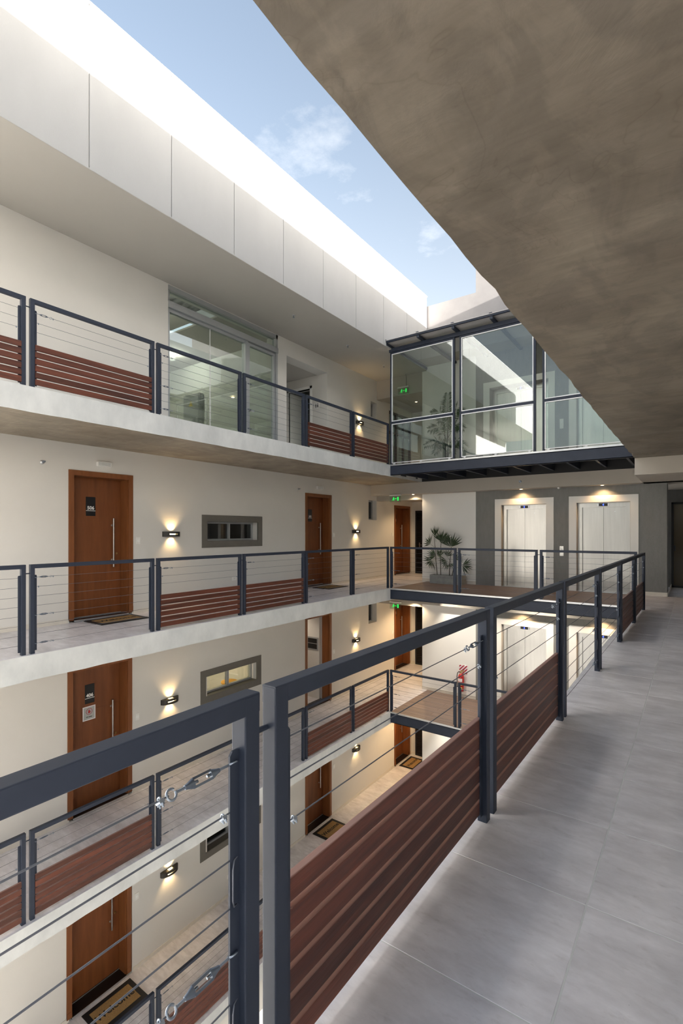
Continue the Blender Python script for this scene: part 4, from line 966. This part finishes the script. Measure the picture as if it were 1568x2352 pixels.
# ---------------------------------------------------------------- potted palms
def fan_mesh(n, r, span, seed):
    rr = random.Random(seed); b = MB()
    for i in range(n):
        a = R(-span / 2 + span * i / (n - 1) + rr.uniform(-4, 4)); L = r * rr.uniform(.82, 1.05); w = r * .052; dr = rr.uniform(-.10, .06) * r
        d = Vector((math.sin(a), 0, math.cos(a))); s_ = Vector((math.cos(a), 0, -math.sin(a)))
        y1, y2 = rr.uniform(-.04, .04) * r, rr.uniform(-.12, .10) * r
        p0 = d * (.03 * r); p1 = d * (L * .5) + Vector((0, y1, 0)); p2 = d * L + Vector((0, y2, dr * .4))
        k = Vector((0, .012 * r, 0))
        b.add([p0, p1 - s_ * w, p1 + k, p2, p1 + s_ * w], [(0, 1, 2), (2, 1, 3), (0, 2, 4), (2, 3, 4)])
    return b.mesh('leaf')
pp = empty('potted_palm', (-5.785, 13.30, 0)); tag(pp, 'fan-leaved palm in a long grey cement trough by the lifts', 'potted plant')
b = MB(); w, dd, hh = .485, .16, .25; b.box(-w, w, -dd, -dd + .03, 0, hh); b.box(-w, w, dd - .03, dd, 0, hh); b.box(-w, -w + .03, -dd + .03, dd - .03, 0, hh); b.box(w - .03, w, -dd + .03, dd - .03, 0, hh); b.box(-w + .03, w - .03, -dd + .03, dd - .03, 0, .03); b.build('planter', 'planter', pp)
b = MB(); b.box(-w + .03, w - .03, -dd + .03, dd - .03, .03, .225); b.build('soil', 'soil', pp)
def PXY(cx, cy): return ((cx - 335) / 829.0 - .485, 1.64 - (cy - 205) / 829.0 * 1.02)   # plan taken once from the plant itself: sideways, height
fans = [(400, 430, 8, 255, 75, -4), (320, 620, 9, 270, 105, -48), (555, 560, 11, 300, 105, 0), (600, 610, 9, 320, 80, 22), (845, 680, 12, 365, 125, 4), (330, 1010, 9, 265, 130, -130), (420, 900, 9, 250, 100, -75), (730, 900, 8, 215, 110, 20), (740, 1000, 9, 235, 120, -120), (1110, 1090, 10, 265, 125, 105), (560, 880, 8, 190, 120, -10), (800, 1060, 8, 170, 120, 160), (470, 870, 8, 230, 110, 60), (960, 960, 8, 200, 110, 60)]
stems = [(480, 1300, 400, 430), (550, 1300, 555, 560), (790, 1300, 845, 680), (840, 1300, 960, 960)]
for i, (bx, by, tx, ty) in enumerate(stems):
    p0 = PXY(bx, 1310); p1 = PXY(tx, ty); yy = (-.02, .03, -.03, .02)[i]
    b = MB(); b.path([(p0[0], yy, .22), (p0[0] * .6 + p1[0] * .4 - .01, yy - .01, .22 + (p1[1] - .22) * .45), (p1[0], yy, p1[1])], [.012, .010, .006], 8); b.build('stem', 'stem', pp)
for i, (cx, cy, n, r, sp, rot) in enumerate(fans):
    x, z = PXY(cx, cy); yy = random.Random(i).uniform(-.10, .06)
    st = min(stems, key=lambda s_: abs((s_[0] + s_[2]) / 2 - cx)); sx = (PXY(st[0], 0)[0] + PXY(st[2], 0)[0]) / 2; sz = max(.3, z - .16)
    lf = link('leaf', fan_mesh(n, r / 829.0 * 1.02, sp, i), 'leaf', pp, (x, yy, z), (R(random.Random(i + 50).uniform(-18, 18)), R(rot), R(random.Random(i + 90).uniform(-25, 25))))
    b = MB(); b.path([(sx, 0, sz), ((sx + x) / 2, yy * .6, (sz + z) / 2 + .02), (x, yy, z)], .003, 5); b.build('leaf_stalk', 'leaf', pp)
def frond(pts, n, ll, seed):
    rr = random.Random(seed); pts = [Vector(p) for p in pts]; b = MB()
    def at(t):
        k = t * (len(pts) - 1); i = min(int(k), len(pts) - 2); return pts[i].lerp(pts[i + 1], k - i)
    b.path([at(i / 8) for i in range(9)], [.006 * (1 - .1 * i) + .0015 for i in range(9)], 5)
    for i in range(n):
        t = .22 + .78 * i / (n - 1); p = at(t); d = (at(min(1, t + .03)) - at(max(0, t - .03))).normalized()
        side = d.cross(Vector((0, 1, 0)))
        side = side.normalized() if side.length > .1 else Vector((1, 0, 0))
        for s_ in (-1, 1):
            L = ll * (.55 + .9 * math.sin(math.pi * min(1, .15 + t * .8))) * rr.uniform(.85, 1.1)
            e = p + (d * .55 + side * (.8 * s_) + Vector((0, rr.uniform(-.3, .3), -.25))).normalized() * L
            m_ = (p + e) / 2 + Vector((0, 0, .02)); w = d * .015
            b.add([p, m_ - w, e, m_ + w], [(0, 1, 2, 3)])
    return b.mesh('frond')
fp = empty('potted_palm', (-5.75, 13.15, FZ[6])); tag(fp, 'tall feather-leaved palm behind the glass of the bridge', 'potted plant')
b = MB(); b.lathe([(.0001, 0), (.15, 0), (.20, .30), (.17, .30), (.17, .27), (.0001, .27)], n=24); b.build('planter', 'planter', fp)
b = MB(); b.lathe([(.0001, .275), (.17, .275)], n=20); b.build('soil', 'soil', fp)
for i, (x, h_) in enumerate(((-.05, 1.15), (.03, 1.5), (.08, .9))):
    b = MB(); b.path([(x * .4, 0, .27), (x, .02, .27 + h_ * .5), (x * 1.3, 0, h_)], [.02, .016, .010], 8); b.build('stem', 'stem', fp)
FR = [((0, 0, 1.2), (.02, 0, 1.75), (.03, .02, 2.15)), ((0, 0, 1.1), (-.18, -.05, 1.62), (-.42, -.1, 1.62)), ((.05, 0, 1.2), (.26, .05, 1.7), (.5, .05, 1.55)), ((0, 0, .85), (-.2, -.05, 1.22), (-.50, -.1, 1.18)),
      ((.05, 0, .9), (.25, 0, 1.25), (.5, .02, 1.1)), ((0, 0, .5), (-.25, -.05, .82), (-.62, -.1, .72)), ((.05, 0, .5), (.3, .02, .80), (.58, .05, .55)), ((0, 0, .45), (-.1, -.12, .75), (-.3, -.2, .45)), ((.02, 0, .8), (.05, -.1, 1.3), (.12, -.2, 1.5)), ((0, 0, .5), (.12, -.1, .72), (.28, -.2, .40))]
for i, p in enumerate(FR): link('frond', frond(p, 20, .17, i), 'leaf2', fp)
